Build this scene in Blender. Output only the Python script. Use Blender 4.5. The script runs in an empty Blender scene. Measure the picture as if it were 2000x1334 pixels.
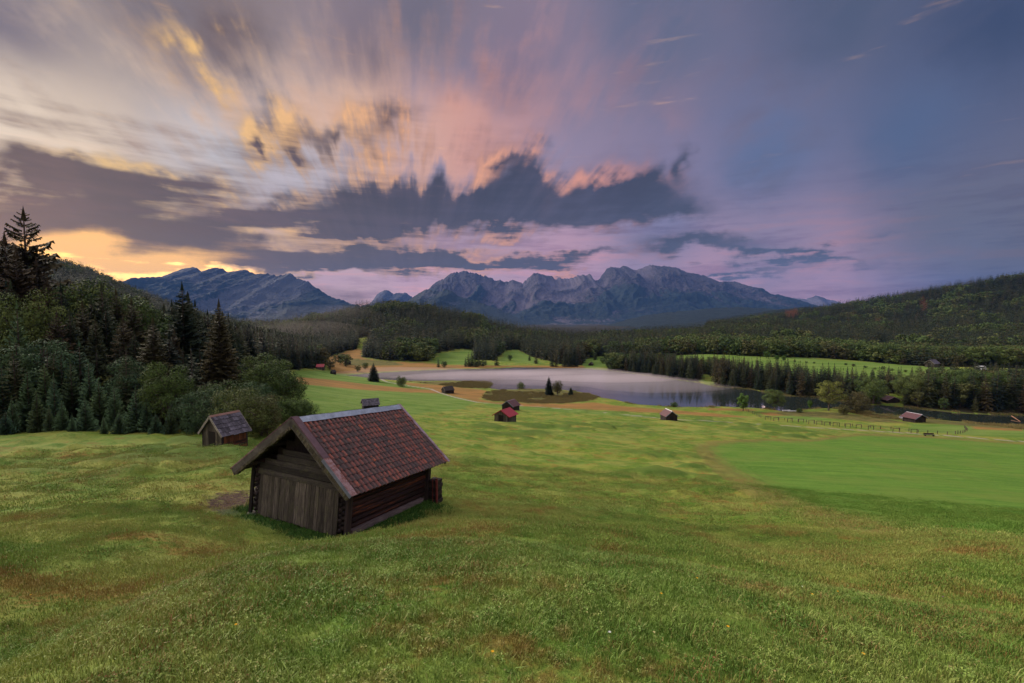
import bpy, math, random
import numpy as np
from mathutils import Vector, Matrix, Euler

# ------------------------------------------------------------------ camera, exposure
F, HZ = 900.0, 622.0                      # focal length and eye level, in pixels of the 2000 px wide photograph
TH = math.atan((667 - HZ) / F)
CT, ST = math.cos(TH), math.sin(TH)
scene = bpy.context.scene
COL = scene.collection
cam_d = bpy.data.cameras.new('camera')
cam_d.lens = 16.2; cam_d.sensor_width = 36; cam_d.clip_start = 0.1; cam_d.clip_end = 90000
cam = bpy.data.objects.new('camera', cam_d); COL.objects.link(cam)
cam.location = (0, 0, 0); cam.rotation_euler = (math.pi / 2 - TH, 0, 0)
scene.camera = cam
scene.view_settings.view_transform = 'Standard'
scene.view_settings.look = 'None'
scene.view_settings.exposure = 0.0
scene.view_settings.gamma = 1.0
cy = scene.cycles
cy.use_denoising = True
try:
    cy.denoiser = 'OPENIMAGEDENOISE'; cy.denoising_prefilter = 'ACCURATE'
except Exception: pass
cy.max_bounces = 6; cy.diffuse_bounces = 3; cy.glossy_bounces = 3; cy.transmission_bounces = 2
cy.transparent_max_bounces = 8; cy.volume_bounces = 1
cy.sample_clamp_indirect = 4.0
cy.use_adaptive_sampling = True; cy.adaptive_threshold = 0.02

# ------------------------------------------------------------------ node helpers
class G:
    """tiny node-graph writer"""
    def __init__(s, nt): s.nt = nt
    def n(s, t, **kw):
        nd = s.nt.nodes.new(t)
        for k, v in kw.items(): setattr(nd, k, v)
        return nd
    def put(s, sock, v):
        if v is None: return
        if isinstance(v, bpy.types.NodeSocket): s.nt.links.new(v, sock)
        elif isinstance(v, (tuple, list)):
            if len(sock.default_value) == 4 and len(v) == 3: v = (*v, 1)
            sock.default_value = v
        else:
            try: sock.default_value = v
            except Exception: sock.default_value = (v, v, v)
    def m(s, op, a, b=None, c=None, clamp=False):
        nd = s.n('ShaderNodeMath', operation=op, use_clamp=clamp)
        s.put(nd.inputs[0], a); s.put(nd.inputs[1], b); s.put(nd.inputs[2], c)
        return nd.outputs[0]
    def add(s, a, b): return s.m('ADD', a, b)
    def sub(s, a, b): return s.m('SUBTRACT', a, b)
    def mul(s, a, b, clamp=False): return s.m('MULTIPLY', a, b, clamp=clamp)
    def div(s, a, b): return s.m('DIVIDE', a, b)
    def mad(s, a, b, c): return s.m('MULTIPLY_ADD', a, b, c)
    def vm(s, op, a, b=None, scale=None):
        nd = s.n('ShaderNodeVectorMath', operation=op)
        s.put(nd.inputs[0], a)
        if b is not None: s.put(nd.inputs[1], b)
        if scale is not None: s.put(nd.inputs[3], scale)
        return nd.outputs[1] if op in ('LENGTH', 'DISTANCE', 'DOT_PRODUCT') else nd.outputs[0]
    def xyz(s, x, y, z):
        nd = s.n('ShaderNodeCombineXYZ')
        for i, v in enumerate((x, y, z)): s.put(nd.inputs[i], v)
        return nd.outputs[0]
    def sep(s, v):
        nd = s.n('ShaderNodeSeparateXYZ'); s.put(nd.inputs[0], v)
        return nd.outputs
    def ss(s, x, a, b, lo=0.0, hi=1.0):          # smoothstep
        nd = s.n('ShaderNodeMapRange', interpolation_type='SMOOTHSTEP')
        s.put(nd.inputs[0], x)
        for i, v in zip((1, 2, 3, 4), (a, b, lo, hi)): s.put(nd.inputs[i], v)
        return nd.outputs[0]
    def mix(s, f, a, b, blend='MIX'):
        nd = s.n('ShaderNodeMix', data_type='RGBA', blend_type=blend)
        s.put(nd.inputs[0], f); s.put(nd.inputs[6], a); s.put(nd.inputs[7], b)
        return nd.outputs[2]
    def noise(s, vec, scale=1.0, detail=3.0, rough=0.5, dist=0.0, col=False):
        nd = s.n('ShaderNodeTexNoise')
        if vec is not None: s.put(nd.inputs['Vector'], vec)
        s.put(nd.inputs['Scale'], scale); s.put(nd.inputs['Detail'], detail)
        s.put(nd.inputs['Roughness'], rough); s.put(nd.inputs['Distortion'], dist)
        return nd.outputs[1 if col else 0]
    def mapping(s, vec, loc=(0, 0, 0), rot=(0, 0, 0), scale=(1, 1, 1), typ='POINT'):
        nd = s.n('ShaderNodeMapping', vector_type=typ)
        s.put(nd.inputs['Vector'], vec)
        if typ != 'NORMAL': s.put(nd.inputs['Location'], loc)
        s.put(nd.inputs['Rotation'], rot); s.put(nd.inputs['Scale'], scale)
        return nd.outputs[0]
    def ramp(s, f, stops):
        nd = s.n('ShaderNodeValToRGB'); cr = nd.color_ramp
        while len(cr.elements) < len(stops): cr.elements.new(0.5)
        for e, (p, c) in zip(cr.elements, stops): e.position = p; e.color = (*c, 1)
        s.put(nd.inputs[0], f)
        return nd.outputs[0]
    def attr(s, name, out='Color'):
        return s.n('ShaderNodeAttribute', attribute_name=name).outputs[out]
    def bump(s, h, strength=0.5, dist=0.1, normal=None):
        nd = s.n('ShaderNodeBump'); s.put(nd.inputs['Height'], h)
        nd.inputs['Strength'].default_value = strength; nd.inputs['Distance'].default_value = dist
        if normal is not None: s.put(nd.inputs['Normal'], normal)
        return nd.outputs[0]

def lin(r, g, b):
    f = lambda c: (c / 255 / 12.92) if c <= 10 else ((c / 255 + .055) / 1.055) ** 2.4
    return (f(r), f(g), f(b))

# ------------------------------------------------------------------ world: evening sky with wind-drawn clouds
def azel(px, py):
    X, Z = (px - 1000) / F, (667 - py) / F
    y, z = CT + Z * ST, -ST + Z * CT
    return math.degrees(math.atan2(X, y)), math.degrees(math.atan2(z, math.hypot(X, y)))

SUN_AZ, SUN_EL = -56.0, 28.0
def build_world():
    w = bpy.data.worlds.new('World'); scene.world = w; w.use_nodes = True
    nt = w.node_tree; nt.nodes.clear(); g = G(nt)
    d = g.n('ShaderNodeTexCoord').outputs['Generated']
    x, y, z = g.sep(d)
    az = g.mul(g.m('ARCTAN2', x, y), 180 / math.pi)
    el = g.mul(g.m('ARCSINE', z), 180 / math.pi)
    ela = g.m('MAXIMUM', el, -1.0)
    # streaks: clouds drawn out along the wind, fanning from one point above the horizon
    a0, e0 = azel(800, 700)
    da, de = g.sub(az, a0), g.sub(ela, e0)
    r = g.m('SQRT', g.add(g.add(g.mul(da, da), g.mul(de, de)), 1.0))
    ux, uy = g.div(da, r), g.div(de, r)
    S1 = g.noise(g.xyz(g.mul(ux, 5), g.mul(uy, 5), g.mul(r, 0.10)), 1, 3, 0.55)
    S2 = g.noise(g.xyz(g.mul(ux, 15), g.mul(uy, 15), g.mul(r, 0.13)), 1, 3, 0.6)
    B1 = g.noise(g.xyz(g.mul(az, 0.13), g.mul(ela, 0.17), 3.1), 1, 5, 0.6)
    H1 = g.noise(g.xyz(g.mul(az, 0.10), g.mul(ela, 0.75), 7.7), 1, 4, 0.62)
    L1 = g.noise(g.mapping(g.xyz(az, ela, 0), rot=(0, 0, math.radians(19)), scale=(.030, .34, 1)), 1, 5, .62)
    up = g.ss(ela, 5, 18)
    s1, s2, b1, h1 = (g.sub(q, 0.5) for q in (S1, S2, B1, H1))
    s2 = g.mul(s2, g.mad(up, .7, .3)); s1 = g.mul(s1, g.mad(up, .5, .5))
    amp = g.m('MINIMUM', g.mul(r, 0.42), 9.5)
    dr = g.mul(g.add(g.mul(s1, 1.5), g.mul(s2, .5)), g.mul(amp, up))
    low = g.sub(1.0, up)
    az2 = g.add(g.mad(ux, dr, az), g.mul(b1, 8.0))
    el2 = g.add(g.add(g.mad(uy, dr, ela), g.mul(b1, 6.5)), g.mul(g.mul(h1, low), 5.0))
    P = g.xyz(az2, el2, 0.0)
    P0 = g.xyz(g.add(az, g.mul(b1, 6.0)), g.add(ela, g.mul(b1, 3.0)), 0.0)
    # clear sky colour: weighted samples of the evening sky
    pts = [(0, 230, 236, 214, 190), (160, 330, 238, 215, 190), (400, 290, 196, 190, 194), (560, 350, 190, 180, 188), (90, 500, 255, 196, 92),
           (240, 540, 255, 208, 110), (420, 560, 250, 185, 120), (620, 565, 200, 160, 172), (820, 565, 205, 160, 176),
           (800, 250, 150, 140, 165), (1000, 330, 146, 138, 168), (1300, 430, 124, 119, 152), (1500, 300, 93, 106, 142), (1480, 480, 140, 124, 150),
           (1780, 250, 80, 94, 128), (1950, 40, 56, 67, 98), (1650, 20, 78, 86, 112), (1600, 560, 172, 134, 152), (1880, 450, 98, 96, 114),
           (1980, 540, 90, 84, 92), (820, 30, 112, 104, 118), (300, 20, 120, 108, 112), (1080, 545, 196, 150, 168), (1300, 40, 98, 102, 128),
           (1400, 570, 200, 150, 165), (0, 40, 122, 110, 118), (420, 90, 112, 92, 90), (720, 130, 124, 106, 112), (1000, 180, 128, 110, 128)]
    num = None; den = None
    for (px, py, R_, G_, B_) in pts:
        a, e = azel(px, py)
        dd = g.vm('DISTANCE', P0, (a, e, 0))
        wgt = g.m('POWER', g.add(dd, 2.0), -3.2)
        c = g.vm('SCALE', lin(R_, G_, B_), scale=wgt)
        num = c if num is None else g.vm('ADD', num, c)
        den = wgt if den is None else g.add(den, wgt)
    base = g.vm('SCALE', num, scale=g.div(1.0, den))
    # strong sunrise glow low on the left, behind the ridge
    def blob(Pv, px, py, sx, sy, rot=0.0):
        a, e = azel(px, py); c = math.cos(math.radians(a))
        k = 1.9
        ax = math.degrees(sx / F) * c * c * k; ay = math.degrees(sy / F) * c * k
        mp = g.mapping(Pv, loc=(a, e, 0), rot=(0, 0, math.radians(-rot)), scale=(max(ax, .5), max(ay, .5), 1), typ='TEXTURE')
        gt = g.n('ShaderNodeTexGradient', gradient_type='QUADRATIC_SPHERE'); g.put(gt.inputs[0], mp)
        return gt.outputs[1]
    def total(Pv, L):
        t = None
        for b in L:
            v = g.mul(blob(Pv, b[0], b[1], b[2], b[3], b[5] if len(b) > 5 else 0), b[4])
            t = v if t is None else g.add(t, v)
        return t
    light = total(P, [(250, 110, 300, 110, 1.0, 10), (480, 170, 190, 110, 1.1), (700, 200, 170, 130, 1.5), (900, 210, 200, 120, 1.1), (1120, 190, 220, 90, 1.2, -20),
                      (1310, 240, 75, 60, 2.0, -35), (1420, 130, 220, 60, .7, -25), (640, 300, 110, 70, 1.8), (850, 290, 180, 80, 2.2), (1070, 395, 34, 45, 2.6),
                      (970, 300, 90, 70, 1.2), (560, 455, 200, 34, 1.6), (690, 485, 150, 22, 1.2), (950, 490, 110, 24, 1.2), (1140, 345, 30, 26, 1.4), (80, 350, 220, 22, .9, -14),
                      (260, 420, 260, 14, .9, -14), (1640, 150, 260, 70, 1.0, -14), (1300, 60, 140, 50, 1.0, -30), (1060, 40, 90, 60, 1.0), (1850, 255, 90, 8, .5, -12), (1050, 555, 120, 14, 1.2), (850, 560, 60, 10, .8), (1380, 545, 240, 10, .8),
                      (480, 535, 120, 9, 1.3), (1900, 397, 50, 6, .7), (1300, 500, 90, 16, .9), (1750, 440, 120, 8, .4), (1450, 510, 130, 10, .8)])
    dark = total(P, [(80, 320, 170, 34, 1.8, -14), (260, 380, 200, 50, 2.0, -14), (470, 425, 90, 20, 2.2, -14), (100, 430, 220, 30, 2.0, -8), (300, 475, 240, 34, 2.2, -10),
                     (420, 505, 170, 18, 1.6, -5), (545, 290, 90, 46, .95), (655, 285, 90, 40, 1.0), (760, 245, 80, 50, 1.1), (1000, 300, 60, 40, 1.0), (430, 100, 130, 70, .7), (690, 425, 120, 30, 1.6), (850, 405, 170, 44, 2.4),
                     (1010, 360, 60, 44, 1.7), (1200, 375, 120, 42, 2.2), (1110, 415, 200, 34, 2.0), (1320, 425, 90, 20, 1.0), (740, 505, 240, 24, 2.4), (950, 515, 190, 17, 1.8), (620, 530, 160, 12, 1.3),
                     (1330, 475, 120, 18, 1.8), (1460, 490, 110, 14, 1.4, 6), (1600, 500, 110, 9, 1.5, 8), (1420, 527, 190, 9, 1.3), (1130, 505, 140, 12, 1.1),
                     (1330, 320, 26, 34, 1.2), (1740, 455, 40, 8, .6), (1960, 465, 60, 8, .5)])
    lm = g.ss(g.add(g.mul(light, .8), g.add(g.mul(s2, 2.4), g.add(g.mul(s1, 2.0), g.mul(b1, 2.0)))), 0.15, 2.1)
    lft = g.mul(g.sub(1.0, g.ss(az, -20, 0)), g.sub(1.0, g.ss(ela, 15, 22))); l1 = g.mul(g.sub(L1, .5), lft)
    dm = g.ss(g.add(g.mul(dark, 1.35), g.add(g.add(g.mul(s2, 1.5), g.add(g.mul(l1, 4.2), g.mul(lft, .38))), g.add(g.mul(h1, 1.0), g.add(g.mul(s1, 1.1), g.mul(b1, 1.2))))), 0.0, 1.75)
    # cloud colours change with bearing: cream at the left, pink in the middle, mauve at the right
    lc = g.ramp(g.ss(az, -48, 40), [(0, lin(238, 206, 176)), (.28, lin(230, 184, 156)), (.46, lin(220, 160, 140)), (.62, lin(192, 144, 144)), (.8, lin(150, 124, 142)), (1, lin(104, 102, 126))])
    lc = g.mix(g.mul(g.ss(b1, -.1, .25), .5), lc, g.mix(1.0, lc, (1.07, .90, .76, 1), 'MULTIPLY'))
    dc = g.ramp(g.ss(az, -48, 40), [(0, lin(74, 48, 40)), (.25, lin(56, 42, 46)), (.5, lin(48, 43, 56)), (.8, lin(54, 53, 70)), (1, lin(62, 66, 86))])
    dc = g.mix(g.ss(g.add(g.mul(l1, 1.5), g.add(s1, g.add(s2, h1))), -.3, .4), dc, g.vm('SCALE', dc, scale=1.9))
    base = g.mix(g.mul(low, g.ss(h1, -.02, .16)), base, g.vm('MULTIPLY', base, (.72, .66, .74)))
    base = g.mix(g.mul(low, g.ss(h1, -.03, -.16)), base, g.vm('MULTIPLY', base, (1.22, 1.02, .92)))
    sky = g.mix(g.mul(lm, .84), base, lc)
    rim = g.mul(g.mul(g.mul(dm, g.sub(1.0, dm)), 3.4), g.mul(g.ss(g.add(s2, b1), -.12, .25), g.mul(g.ss(az, -50, -38), g.sub(1.0, g.ss(az, 6, 24)))))
    rim = g.mul(rim, g.ss(dark, .02, .5))
    sky = g.mix(g.mul(dm, .95), sky, dc)
    sky = g.mix(g.m('MINIMUM', rim, .8), sky, g.ramp(g.ss(az, -45, 20), [(0, lin(255, 205, 120)), (.5, lin(250, 180, 128)), (1, lin(228, 150, 128))]))
    gl = total(P0, [(200, 540, 240, 36, 3.6, -14), (110, 492, 120, 34, 3.2, -20), (350, 538, 180, 18, 3.4)])
    glc = g.mul(g.ss(g.add(gl, g.mul(h1, 1.2)), .15, 1.2), g.sub(1.0, g.mul(dm, .55)))
    sky = g.vm('ADD', sky, g.vm('SCALE', (1.0, .50, .09), scale=g.mul(glc, 2.4)))
    # the open sky overhead and behind is much brighter than the band the lens sees
    over = g.ss(el, 38, 62)
    back = g.mul(g.ss(g.mul(y, -1.0), -0.25, 0.5), g.ss(el, 2, 30))
    zen = g.mix(over, (0.62, .52, .60, 1), (0.86, .86, .84, 1))
    boost = g.m('MAXIMUM', over, back)
    sky = g.mix(boost, sky, g.vm('SCALE', zen, scale=OVER))
    ns = g.n('ShaderNodeTexSky', sky_type='NISHITA', sun_disc=False)
    ns.sun_elevation = math.radians(2.0); ns.sun_rotation = math.radians(SUN_AZ); ns.altitude = 950
    sky = g.vm('ADD', sky, g.vm('SCALE', ns.outputs[0], scale=0.02))
    bg = g.n('ShaderNodeBackground'); g.put(bg.inputs[0], sky); bg.inputs[1].default_value = 1.0
    out = g.n('ShaderNodeOutputWorld'); nt.links.new(bg.outputs[0], out.inputs[0])
    w.cycles.sampling_method = 'MANUAL'; w.cycles.sample_map_resolution = 512
OVER = 1.4
HAZE_D, HAZE_C = 2.2e-5, (.11, .29, .82)
build_world()

sd = bpy.data.lights.new('sun', 'SUN'); sd.energy = 4.6; sd.angle = math.radians(24); sd.color = (1.0, .90, .76)
so = bpy.data.objects.new('sun', sd); COL.objects.link(so)
sa, se = math.radians(SUN_AZ), math.radians(SUN_EL)
so.rotation_euler = Vector((math.sin(sa) * math.cos(se), math.cos(sa) * math.cos(se), math.sin(se))).to_track_quat('Z', 'Y').to_euler()

# ------------------------------------------------------------------ numeric helpers
def _hash(ix, iy, seed):
    h = (ix.astype(np.int64) * 374761393 + iy.astype(np.int64) * 668265263 + seed * 974634777) & 0xffffffff
    h = ((h ^ (h >> 13)) * 1274126177) & 0xffffffff
    return ((h ^ (h >> 16)) & 0xffff) / 65535.0
def vnoise(x, y, seed=0):
    ix, iy = np.floor(x), np.floor(y); fx, fy = x - ix, y - iy
    fx = fx * fx * fx * (fx * (fx * 6 - 15) + 10); fy = fy * fy * fy * (fy * (fy * 6 - 15) + 10)
    a = _hash(ix, iy, seed); b = _hash(ix + 1, iy, seed); c = _hash(ix, iy + 1, seed); d = _hash(ix + 1, iy + 1, seed)
    return (a * (1 - fx) + b * fx) * (1 - fy) + (c * (1 - fx) + d * fx) * fy - 0.5
def fbm(x, y, seed=0, oct=4, gain=.5):
    t = 0; a = 1.0
    for o in range(oct):
        t = t + a * vnoise(x, y, seed + o * 17); x = x * 2.03 + 5.1; y = y * 2.03 + 9.7; a *= gain
    return t
def sstep(x, a, b):
    t = np.clip((x - a) / (b - a), 0, 1); return t * t * (3 - 2 * t)
def inpoly(px, py, poly):
    px = np.asarray(px); py = np.asarray(py); c = np.zeros(px.shape, bool); n = len(poly); j = n - 1
    for i in range(n):
        xi, yi = poly[i]; xj, yj = poly[j]
        if yi != yj:
            c ^= ((yi > py) != (yj > py)) & (px < (xj - xi) * (py - yi) / (yj - yi) + xi)
        j = i
    return c
def segdist(x, y, pts, closed=False):
    d = np.full(np.shape(x), 1e9)
    L = list(zip(pts[:-1], pts[1:])) + ([(pts[-1], pts[0])] if closed else [])
    for (ax, ay), (bx, by) in L:
        vx, vy = bx - ax, by - ay; t = np.clip(((x - ax) * vx + (y - ay) * vy) / (vx * vx + vy * vy + 1e-9), 0, 1)
        d = np.minimum(d, np.hypot(x - ax - t * vx, y - ay - t * vy))
    return d
def ray(px, py):                          # slope form of the view ray: x/y and z/y
    X, Z = (np.asarray(px, float) - 1000) / F, (667 - np.asarray(py, float)) / F
    Y = CT + Z * ST
    return X / Y, (-ST + Z * CT) / Y
def topx(x, y, z):                        # world point to photograph pixel
    d = y * CT - z * ST; d = np.where(d < .05, .05, d)
    return 1000 + F * x / d, 667 - F * (y * ST + z * CT) / d

def mesh_obj(name, verts, faces, mat=None, parent=None, smooth=False, mats=None, midx=None, loc=None):
    me = bpy.data.meshes.new(name)
    verts = np.asarray(verts, np.float32)
    if isinstance(faces, np.ndarray):
        n, k = faces.shape
        me.vertices.add(len(verts)); me.vertices.foreach_set('co', verts.ravel())
        me.loops.add(n * k); me.loops.foreach_set('vertex_index', faces.astype(np.int32).ravel())
        me.polygons.add(n); me.polygons.foreach_set('loop_start', np.arange(0, n * k, k, dtype=np.int32))
        try: me.polygons.foreach_set('loop_total', np.full(n, k, dtype=np.int32))
        except Exception: pass
        me.update(calc_edges=True)
    else:
        me.from_pydata([tuple(map(float, v)) for v in verts], [], [tuple(int(i) for i in f) for f in faces])
        me.update()
    for m_ in (mats or ([mat] if mat else [])): me.materials.append(m_)
    if midx is not None: me.polygons.foreach_set('material_index', np.asarray(midx, np.int32))
    me.polygons.foreach_set('use_smooth', np.full(len(me.polygons), smooth))
    o = bpy.data.objects.new(name, me); COL.objects.link(o)
    if parent: o.parent = parent
    if loc is not None: o.location = loc
    return o
def tag(o, label=None, cat=None, group=None, kind=None):
    if label: o['label'] = ' '.join(label.split()[:16]) if len(label.split()) > 16 else label
    if cat: o['category'] = cat
    if group: o['group'] = group
    if kind: o['kind'] = kind
    return o
def empty(name, loc, rz=0, mat=None):
    o = bpy.data.objects.new(name, None); COL.objects.link(o)
    o.location = loc; o.rotation_euler = (0, 0, rz); o.empty_display_size = .3
    if mat is not None: o.matrix_world = mat
    return o
class MB:
    """mesh builder: boxes, bars and tubes gathered into one mesh"""
    def __init__(s): s.v = []; s.f = []; s.a = []; s.b = []; s.r = 0.0
    def poly(s, vs, fs):
        k = len(s.v); s.v += [tuple(v) for v in vs]; s.f += [tuple(i + k for i in f) for f in fs]; s.a += [s.r] * len(vs); s.b += [0.0] * len(vs)
    def box(s, x0, x1, y0, y1, z0, z1, j=0.0, rnd=random):
        q = lambda: rnd.uniform(-j, j) if j else 0
        vs = [(x + q(), y + q(), z + q()) for z in (z0, z1) for y in (y0, y1) for x in (x0, x1)]
        s.poly(vs, [(0, 2, 3, 1), (4, 5, 7, 6), (0, 1, 5, 4), (2, 6, 7, 3), (0, 4, 6, 2), (1, 3, 7, 5)])
    def bar(s, a, b, w, h, up=(0, 0, 1), taper=1.0):
        a, b = Vector(a), Vector(b); d = (b - a).normalized(); u = Vector(up); sd_ = d.cross(u).normalized(); u = sd_.cross(d)
        vs = []
        for p, k in ((a, 1), (b, taper)):
            for i, j in ((-1, -1), (1, -1), (1, 1), (-1, 1)): vs.append(p + sd_ * (w / 2 * i * k) + u * (h / 2 * j * k))
        s.poly(vs, [(0, 3, 2, 1), (4, 5, 6, 7), (0, 1, 5, 4), (1, 2, 6, 5), (2, 3, 7, 6), (3, 0, 4, 7)])
    def tube(s, pts, rad, n=8, cap=True, jit=0.0, rnd=random):
        pts = [Vector(p) for p in pts]; m_ = len(pts)
        rad = rad if isinstance(rad, (list, tuple)) else [rad] * m_
        vs = []; fs = []
        for i, p in enumerate(pts):
            d = (pts[min(i + 1, m_ - 1)] - pts[max(i - 1, 0)]).normalized()
            u = Vector((0, 0, 1)) if abs(d.z) < .9 else Vector((1, 0, 0)); a = d.cross(u).normalized(); b = a.cross(d)
            for k in range(n):
                t = 2 * math.pi * k / n; rr = rad[i] * (1 + (rnd.uniform(-jit, jit) if jit else 0))
                vs.append(p + a * math.cos(t) * rr + b * math.sin(t) * rr)
        for i in range(m_ - 1):
            for k in range(n): fs.append((i * n + k, i * n + (k + 1) % n, (i + 1) * n + (k + 1) % n, (i + 1) * n + k))
        if cap: fs += [tuple(range(n))[::-1], tuple((m_ - 1) * n + k for k in range(n))]
        s.poly(vs, fs)
    def build(s, name, mat, parent=None, smooth=False, loc=None):
        o = mesh_obj(name, s.v, s.f, mat, parent, smooth, loc=loc)
        at = o.data.attributes.new('rnd', 'FLOAT', 'POINT'); at.data.foreach_set('value', np.array(s.a, np.float32))
        if any(s.b): at = o.data.attributes.new('pan', 'FLOAT', 'POINT'); at.data.foreach_set('value', np.array(s.b, np.float32))
        return o

# ------------------------------------------------------------------ terrain heights
HC = 42.0                                 # the camera stands this far above the lake
PXC = [0, 125, 250, 375, 500, 625, 750, 875, 1000, 1125, 1250, 1375, 1500, 1625, 1750, 1875, 2000]
VT = {32: [985, 975, 965, 958, 950, 957, 965, 974, 986, 995, 1000, 1005, 1012, 1018, 1024, 1030, 1036],
      50: [918, 908, 900, 893, 890, 895, 905, 920, 937, 945, 953, 962, 972, 984, 996, 1006, 1016],
      75: [868, 860, 853, 850, 848, 850, 862, 874, 888, 897, 908, 918, 932, 945, 958, 970, 982],
      110: [815, 808, 802, 800, 803, 815, 828, 838, 845, 853, 863, 873, 885, 897, 912, 928, 948],
      160: [760, 755, 752, 756, 768, 785, 797, 803, 808, 814, 822, 830, 840, 852, 866, 880, 896],
      230: [722, 716, 713, 720, 740, 760, 772, 779, 785, 791, 800, 808, 815, 822, 832, 842, 856],
      320: [690, 685, 684, 692, 712, 732, 742, 741, 740, 741, 742, 745, 750, 757, 765, 768, 770],
      390: [670, 665, 665, 675, 700, 722, 725, 722, 719, 719, 720, 716, 712, 716, 723, 726, 730],
      450: [655, 650, 652, 665, 692, 714, 712, 706, 700, 700, 703, 691, 694, 703, 713, 718, 722],
      650: [612, 608, 632, 655, 668, 684, 646, 656, 672, 678, 676, 672, 676, 684, 696, 704, 706],
      900: [560, 555, 592, 634, 654, 618, 588, 602, 643, 665, 660, 655, 655, 660, 670, 674, 672],
      1300: [498, 506, 564, 618, 646, 655, 650, 670, 680, 675, 665, 655, 640, 640, 640, 632, 618],
      1900: [470, 540, 595, 640, 655, 665, 670, 675, 680, 672, 660, 640, 618, 596, 574, 549, 530],
      2600: [520, 580, 620, 650, 655, 660, 665, 665, 665, 660, 650, 640, 632, 625, 612, 600, 590],
      4000: [640] * 17, 9000: [633] * 17, 40000: [624] * 17}
QN = {0.3: [5.3] * 17, 1: [1.75] * 17, 2.5: [.80] * 17, 4: [.60] * 17,
      7: [.465, .47, .48, .49, .50, .51, .52, .525, .53, .53, .53, .53, .525, .515, .50, .49, .475],
      12: [.385, .40, .41, .425, .445, .475, .485, .48, .487, .49, .49, .49, .485, .47, .45, .43, .41],
      20: [.315, .33, .35, .37, .405, .448, .455, .453, .455, .46, .46, .455, .445, .425, .40, .37, .345]}
azc = np.degrees(np.arctan((np.array(PXC) - 1000) / F))
rows, radii = [], []
for R_ in sorted(list(QN) + list(VT)):
    radii.append(math.log(R_))
    q = np.array(QN[R_]) if R_ in QN else (np.array(VT[R_]) - 622) / F * np.cos(np.radians(azc))
    back = q.mean() * .2 if R_ > 3 else q.mean()        # the slope levels off behind the camera
    if R_ > 300: back = -.03
    rows.append(np.concatenate([[back, q[0] * .8], q, [q[-1] * .8 if R_ < 300 else q[-1], back]]))
AZX = np.concatenate([[-180, -85], azc, [85, 180]])
NR, NA = 1100, 1441
LR0, LR1 = math.log(.3), math.log(40000)
lrg = np.linspace(LR0, LR1, NR); azg = np.linspace(-180, 180, NA)
T1 = np.array([np.interp(azg, AZX, r_) for r_ in rows])
T2 = np.array([np.interp(lrg, radii, T1[:, j]) for j in range(NA)]).T
def blur(A, s, axis, wrap=False):
    n = int(s * 3); k = np.exp(-.5 * (np.arange(-n, n + 1) / s) ** 2); k /= k.sum()
    P_ = np.pad(A, [(n, n) if a == axis else (0, 0) for a in range(2)], mode='wrap' if wrap else 'edge')
    return np.apply_along_axis(lambda v: np.convolve(v, k, 'valid'), axis, P_)
QG = blur(T2, 10, 0); QG = blur(QG, 9, 1, True)
LOGK = (NR - 1) / (LR1 - LR0)

LAKE_PX = [(675, 733), (700, 735.5), (730, 739), (760, 742), (790, 743.5), (836, 744), (884, 743.5), (912, 744), (950, 745), (964, 749), (954, 758), (975, 761), (1010, 760.5), (1060, 759.5), (1096, 761),
           (1130, 765), (1160, 771), (1170, 776), (1200, 780), (1210, 783), (1240, 789), (1274, 791.5), (1306, 794), (1330, 794.5), (1380, 795), (1400, 793.5), (1440, 795), (1480, 797), (1510, 800),
           (1535, 804), (1565, 800), (1600, 797), (1640, 798), (1702, 806), (1755, 812), (1799, 816), (1860, 822), (1912, 826), (2000, 831), (2100, 836), (2250, 838), (2250, 815), (2000, 812), (1900, 809),
           (1869, 807), (1825, 802), (1765, 796), (1729, 792), (1694, 791), (1640, 783), (1595, 777), (1532, 773), (1490, 766), (1470, 761), (1400, 756), (1358, 747), (1320, 742), (1262, 734), (1230, 729),
           (1190, 724), (1150, 721), (1140, 720), (1060, 718), (1000, 718), (960, 720), (920, 720.5), (860, 722.5), (800, 725), (740, 728.5)]
LAKE = []
for p in LAKE_PX:
    sx, sz = ray(*p); Y_ = -HC / sz; LAKE.append((float(sx * Y_), float(Y_)))
lx = np.arange(-220, 420, 2.0); ly = np.arange(110, 460, 2.0)
LX, LY = np.meshgrid(lx, ly)
LD = segdist(LX, LY, LAKE, True); LD = np.where(inpoly(LX, LY, LAKE), -LD, LD)
def lakedist(x, y):
    u = np.clip((x - lx[0]) / 2, 0, len(lx) - 1.001); v = np.clip((y - ly[0]) / 2, 0, len(ly) - 1.001)
    i, j = u.astype(int), v.astype(int); a, b = u - i, v - j
    d = (LD[j, i] * (1 - a) + LD[j, i + 1] * a) * (1 - b) + (LD[j + 1, i] * (1 - a) + LD[j + 1, i + 1] * a) * b
    out = (x < lx[0]) | (x > lx[-1]) | (y < ly[0]) | (y > ly[-1])
    return np.where(out, np.maximum(d, 30.0), d)

FIELD_PX = [(1379, 870), (1430, 864), (1500, 861), (1590, 862), (1650, 853), (1680, 850), (1800, 854), (2000, 868), (2400, 895), (2500, 1150), (2050, 1050), (1850, 1043), (1750, 1030), (1660, 1008), (1580, 985), (1500, 955), (1440, 925), (1400, 895)]
# barn base: fitted from the photograph (origin = near corner, leaning back along the slope)
BO = np.array([-6.659, 18.071, -8.742]); BYAW, BTA, BTB = .401, -.028, .098
bs = np.array([math.sin(BYAW), math.cos(BYAW), 0]); bg_ = np.array([-math.cos(BYAW), math.sin(BYAW), 0])
bup = np.array([0, 0, 1.]) + bg_ * BTA + bs * BTB; bup /= np.linalg.norm(bup)
bg_ = bg_ - bup * (bg_ @ bup); bg_ /= np.linalg.norm(bg_); bs = np.cross(bg_, bup); bs *= np.sign(bs[1])
BW, BL = 5.25, 5.70

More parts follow.
